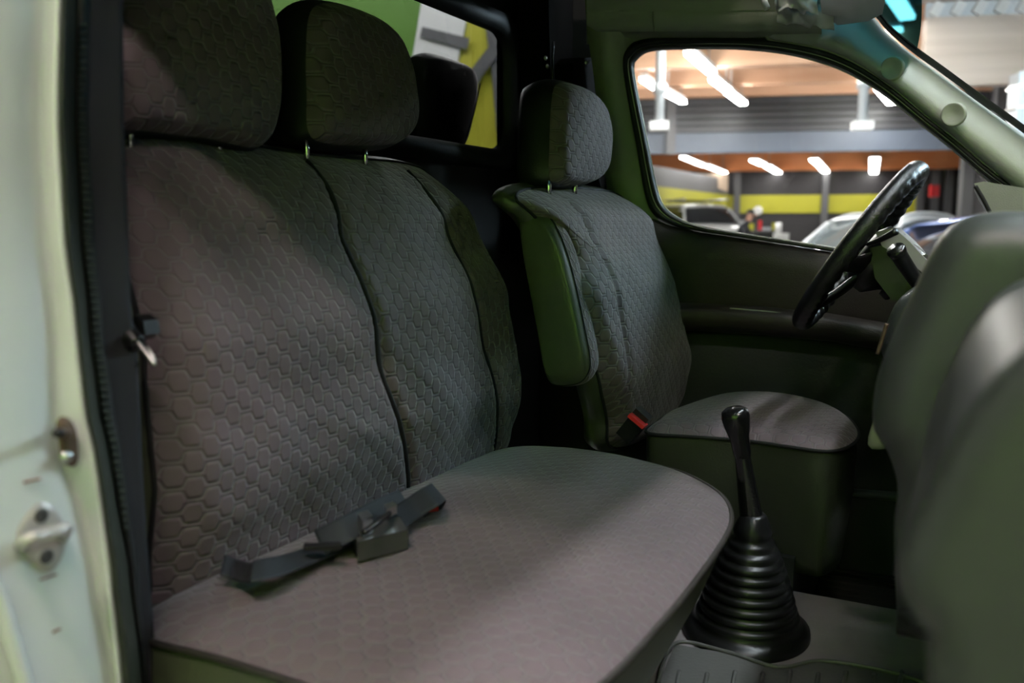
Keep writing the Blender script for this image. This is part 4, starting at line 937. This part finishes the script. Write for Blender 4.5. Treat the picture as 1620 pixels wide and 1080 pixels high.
# ================================================================== DASHBOARD
dash = empty('dashboard', (.15, 1.3, 1.0), 'large rounded grey green dashboard filling the right edge', 'dashboard')
def dash_part(name, pxs, y, y1, back_x, m, rnd=.04, flip=1, steps=7, tail=None):
    """front profile from the picture at distance y, carried across to y1; near end rounded"""
    P = [Vector((p.x, y, p.z)) for p in cr([on(u, v, 'y', y + rnd) for u, v in pxs], 48)]
    P = [Vector((back_x, y, P[0].z + .01))] + P + [Vector((back_x, y, P[-1].z))]
    c = Vector((back_x, y, sum(p.z for p in P) / len(P))); rows = []
    rows.append([Vector((p.x * .0 + c.x, y - 0, c.z + (p.z - c.z) * .3)) for p in P])
    for k in range(steps + 1):
        a = pi / 2 * k / steps; ins = rnd * (1 - math.sin(a)); yy = y + rnd * (1 - math.cos(a)) - rnd * 0
        row = []
        for i, p in enumerate(P):
            t = (P[min(i + 1, len(P) - 1)] - P[max(i - 1, 0)]); n_ = Vector((t.z, 0, -t.x)).normalized()
            if n_.dot(c - p) < 0: n_ = -n_
            row.append(Vector((p.x, yy, p.z)) + n_ * ins)
        rows.append(row)
    rows.append([Vector((p.x, y1, p.z)) for p in P])
    return put(loft(name, rows, m), dash)
# passenger end: rounded knee panel, very near the lens
dash_part('passenger_panel', [(1760, 500), (1690, 510), (1620, 545), (1562, 600), (1502, 690), (1460, 780), (1428, 850), (1419, 900), (1430, 945), (1462, 985), (1466, 1040), (1466, 1130), (1470, 1300)], .52, 1.02, .5, 'dash', rnd=.03)
dash_part('centre_panel', [(1760, 338), (1620, 334), (1560, 336), (1518, 348), (1482, 382), (1442, 466), (1397, 568), (1381, 636), (1384, 682), (1400, 704), (1414, 740), (1420, 780), (1414, 840), (1420, 1000)], 1.08, 1.62, .5, 'dash', rnd=.05)
dash_part('instrument_panel', [(1760, 470), (1560, 440), (1480, 446), (1425, 470), (1400, 520), (1395, 560), (1420, 600), (1440, 660), (1440, 900)], 1.66, 2.2, .5, 'dash', rnd=.03)
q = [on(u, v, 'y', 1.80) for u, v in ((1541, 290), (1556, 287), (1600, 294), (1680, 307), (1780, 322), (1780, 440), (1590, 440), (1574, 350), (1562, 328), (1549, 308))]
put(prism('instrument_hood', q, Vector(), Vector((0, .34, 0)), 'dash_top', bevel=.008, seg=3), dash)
put(box('dash_shelf', (.42, 1.30, 1.30), .5, 1.7, .12, 'dash', bevel=.03), dash)
put(tube('hood_slit', [on(1543, 294, 'y', 1.775), on(1556, 316, 'y', 1.775), on(1566, 336, 'y', 1.775)], .004, 'seam', seg=6), dash)
put(lathe('pull_knob', [(0, .0), (.004, .002), (.006, .012), (.013, .032), (.0145, .044), (.010, .050), (0, .051)], on(1386, 657, 'y', 1.40), (.12, 0, -1), 'tag', seg=20, sy=.6), dash)
a, b = on(1300, 776, 'y', 2.0), on(1425, 786, 'y', 1.9)
put(tube('cross_bar', [a, (a + b) / 2, b], .010, 'dash', seg=10), dash)
put(tube('trim_clip', [on(1403, 512, 'y', 1.63), on(1396, 535, 'y', 1.63), on(1388, 560, 'y', 1.63)], .0035, 'rust', seg=8), dash)

# ================================================================== STEERING WHEEL
wt, wbm = on(1452, 270, 'y', 1.90), on(1272, 506, 'y', 1.90)
wc = (wt + wbm) / 2; wv = (wt - wbm).normalized(); wn = wv.cross(Vector((0, 1, 0))).normalized()      # wheel axis
if wn.x > 0: wn = -wn                                                                                # towards the driver
R_ = (wt - wbm).length / 2
sw2 = empty('steering_wheel', wc, 'black leather steering wheel in front of the far side window', 'steering wheel')
rows = []
NT = 180
for i in range(NT):
    th = 2 * pi * i / NT; rad = wv * math.cos(th) + Vector((0, 1, 0)) * math.sin(th); row = []
    for k in range(16):
        ph = 2 * pi * k / 16; rr = .0195
        inner = max(0, -math.cos(ph)) * .5 + max(0, -math.sin(ph)) * .5
        rr *= 1 + .16 * inner * math.cos(th * 44)
        row.append(wc + rad * (R_ + rr * math.cos(ph)) + wn * rr * math.sin(ph))
    rows.append(row)
rows.append(rows[0]); put(loft('rim', rows, 'leather', closed_u=True), sw2)
hubc = wc - wn * .035
put(lathe('hub', [(0, .026), (.05, .024), (.068, .012), (.07, -.02), (.045, -.045), (.03, -.08), (0, -.08)], hubc, wn, 'black_plastic', seg=32), sw2)
for th in (math.radians(100), math.radians(-100), math.radians(150), math.radians(-150)):
    rad = wv * math.cos(th) + Vector((0, 1, 0)) * math.sin(th); sd = wn.cross(rad)
    p0, p1, p2 = hubc + rad * .05, wc + rad * R_ * .6 - wn * .022, wc + rad * R_ * .97
    rows = [[p + sd * (w_ * math.cos(2 * pi * k / 10)) + wn * (.008 * math.sin(2 * pi * k / 10)) for k in range(10)] for p, w_ in ((p0, .03), (p1, .02), (p2, .016))]
    put(loft('spoke', rows, 'black_plastic', closed_u=True), sw2)
# column with its shroud and stalks
cs = hubc - wn * .06; co = empty('steering_column', cs, 'grey steering column shroud with black stalks behind the wheel', 'steering column')
ce = on(1470, 430, 'y', 1.90)
axc = (-wn)
q = [on(u, v, 'y', 1.82) for u, v in ((1384, 367), (1414, 360), (1440, 383), (1484, 432), (1474, 442), (1432, 410), (1396, 390))]
put(prism('shroud', q, Vector(), Vector((0, .16, 0)), 'shroud', bevel=.008, seg=3), co)
q = [on(u, v, 'y', 1.825) for u, v in ((1376, 392), (1396, 388), (1432, 408), (1474, 440), (1482, 480), (1412, 476), (1384, 440))]
put(prism('lower_shroud', q, Vector(), Vector((0, .15, 0)), 'black_plastic', bevel=.010, seg=3), co)
put(lathe('shroud_collar', [(.0, -.01), (.052, -.01), (.055, .006), (.05, .012)], cs, axc, 'black_plastic', seg=28), co)
put(tube('stalk', [on(1372, 386, 'y', 1.83), on(1392, 379, 'y', 1.80), on(1418, 366, 'y', 1.78)], lambda t: .004 + .003 * t, 'black_plastic', seg=8), co)
put(tube('stalk', [on(1416, 392, 'y', 1.74), on(1428, 412, 'y', 1.76), on(1452, 448, 'y', 1.82)], lambda t: .015 - .002 * t, 'black_plastic', seg=12), co)
put(lathe('stalk_ring', [(.0, .004), (.016, .004), (.017, 0), (.016, -.006)], on(1418, 396, 'y', 1.74), (on(1416, 392, 'y', 1.74) - on(1428, 412, 'y', 1.76)), 'black_gloss', seg=16), co)
put(tube('ignition_barrel', [on(1440, 395, 'y', 1.88), on(1452, 405, 'y', 1.86), on(1460, 412, 'y', 1.85)], .014, 'steel', seg=12), co)

# ================================================================== SUN VISOR AND WRAP
vz_ = empty('sun_visor', on(1360, 20, 'z', 1.88), 'pale grey sun visor folded up above the windscreen pillar', 'sun visor')
q = [on(u, v, 'z', 1.885) for u, v in ((1325, 40), (1372, 34), (1396, 22), (1400, 4), (1392, -60), (1290, -60), (1300, 20))]
put(prism('panel', q, Vector(), Vector((0, 0, .018)), 'visor', bevel=.006, seg=3), vz_)
put(tube('arm', [on(1205, -14, 'y', 2.0), on(1209, 2, 'y', 2.0), on(1214, 14, 'y', 2.0)], .007, 'visor', seg=10), vz_)
def crumple(name, px, y, amp, seed):
    P = [on(u, v, 'y', y) for u, v in px]; vs = []; rows = []
    A, B, C_, D = P
    for i in range(15):
        a = A.lerp(B, i / 14); b = D.lerp(C_, i / 14)
        rows.append([(a.lerp(b, j / 14)) + Vector((0, -1, 0)) * (amp * (.5 + noise.noise(Vector((i * .33, j * .3, seed)))) + .03 * math.sin(pi * i / 14) * math.sin(pi * j / 14)) + Vector((0, 0, .012 * noise.noise(Vector((i * .4, j * .2, seed + 5))))) for j in range(15)])
    return loft(name, rows, 'crumpled', thick=.001)
cw = empty('plastic_cover', on(1275, 20, 'y', 2.02), 'crumpled grey plastic cover hanging at the visor mount', 'plastic cover')
put(crumple('sheet', [(1229, -30), (1318, -30), (1322, 48), (1232, 40)], 2.05, .04, 1), cw)
put(crumple('sheet', [(1226, -40), (1292, -40), (1296, 24), (1232, 16)], 1.98, .03, 9), cw)
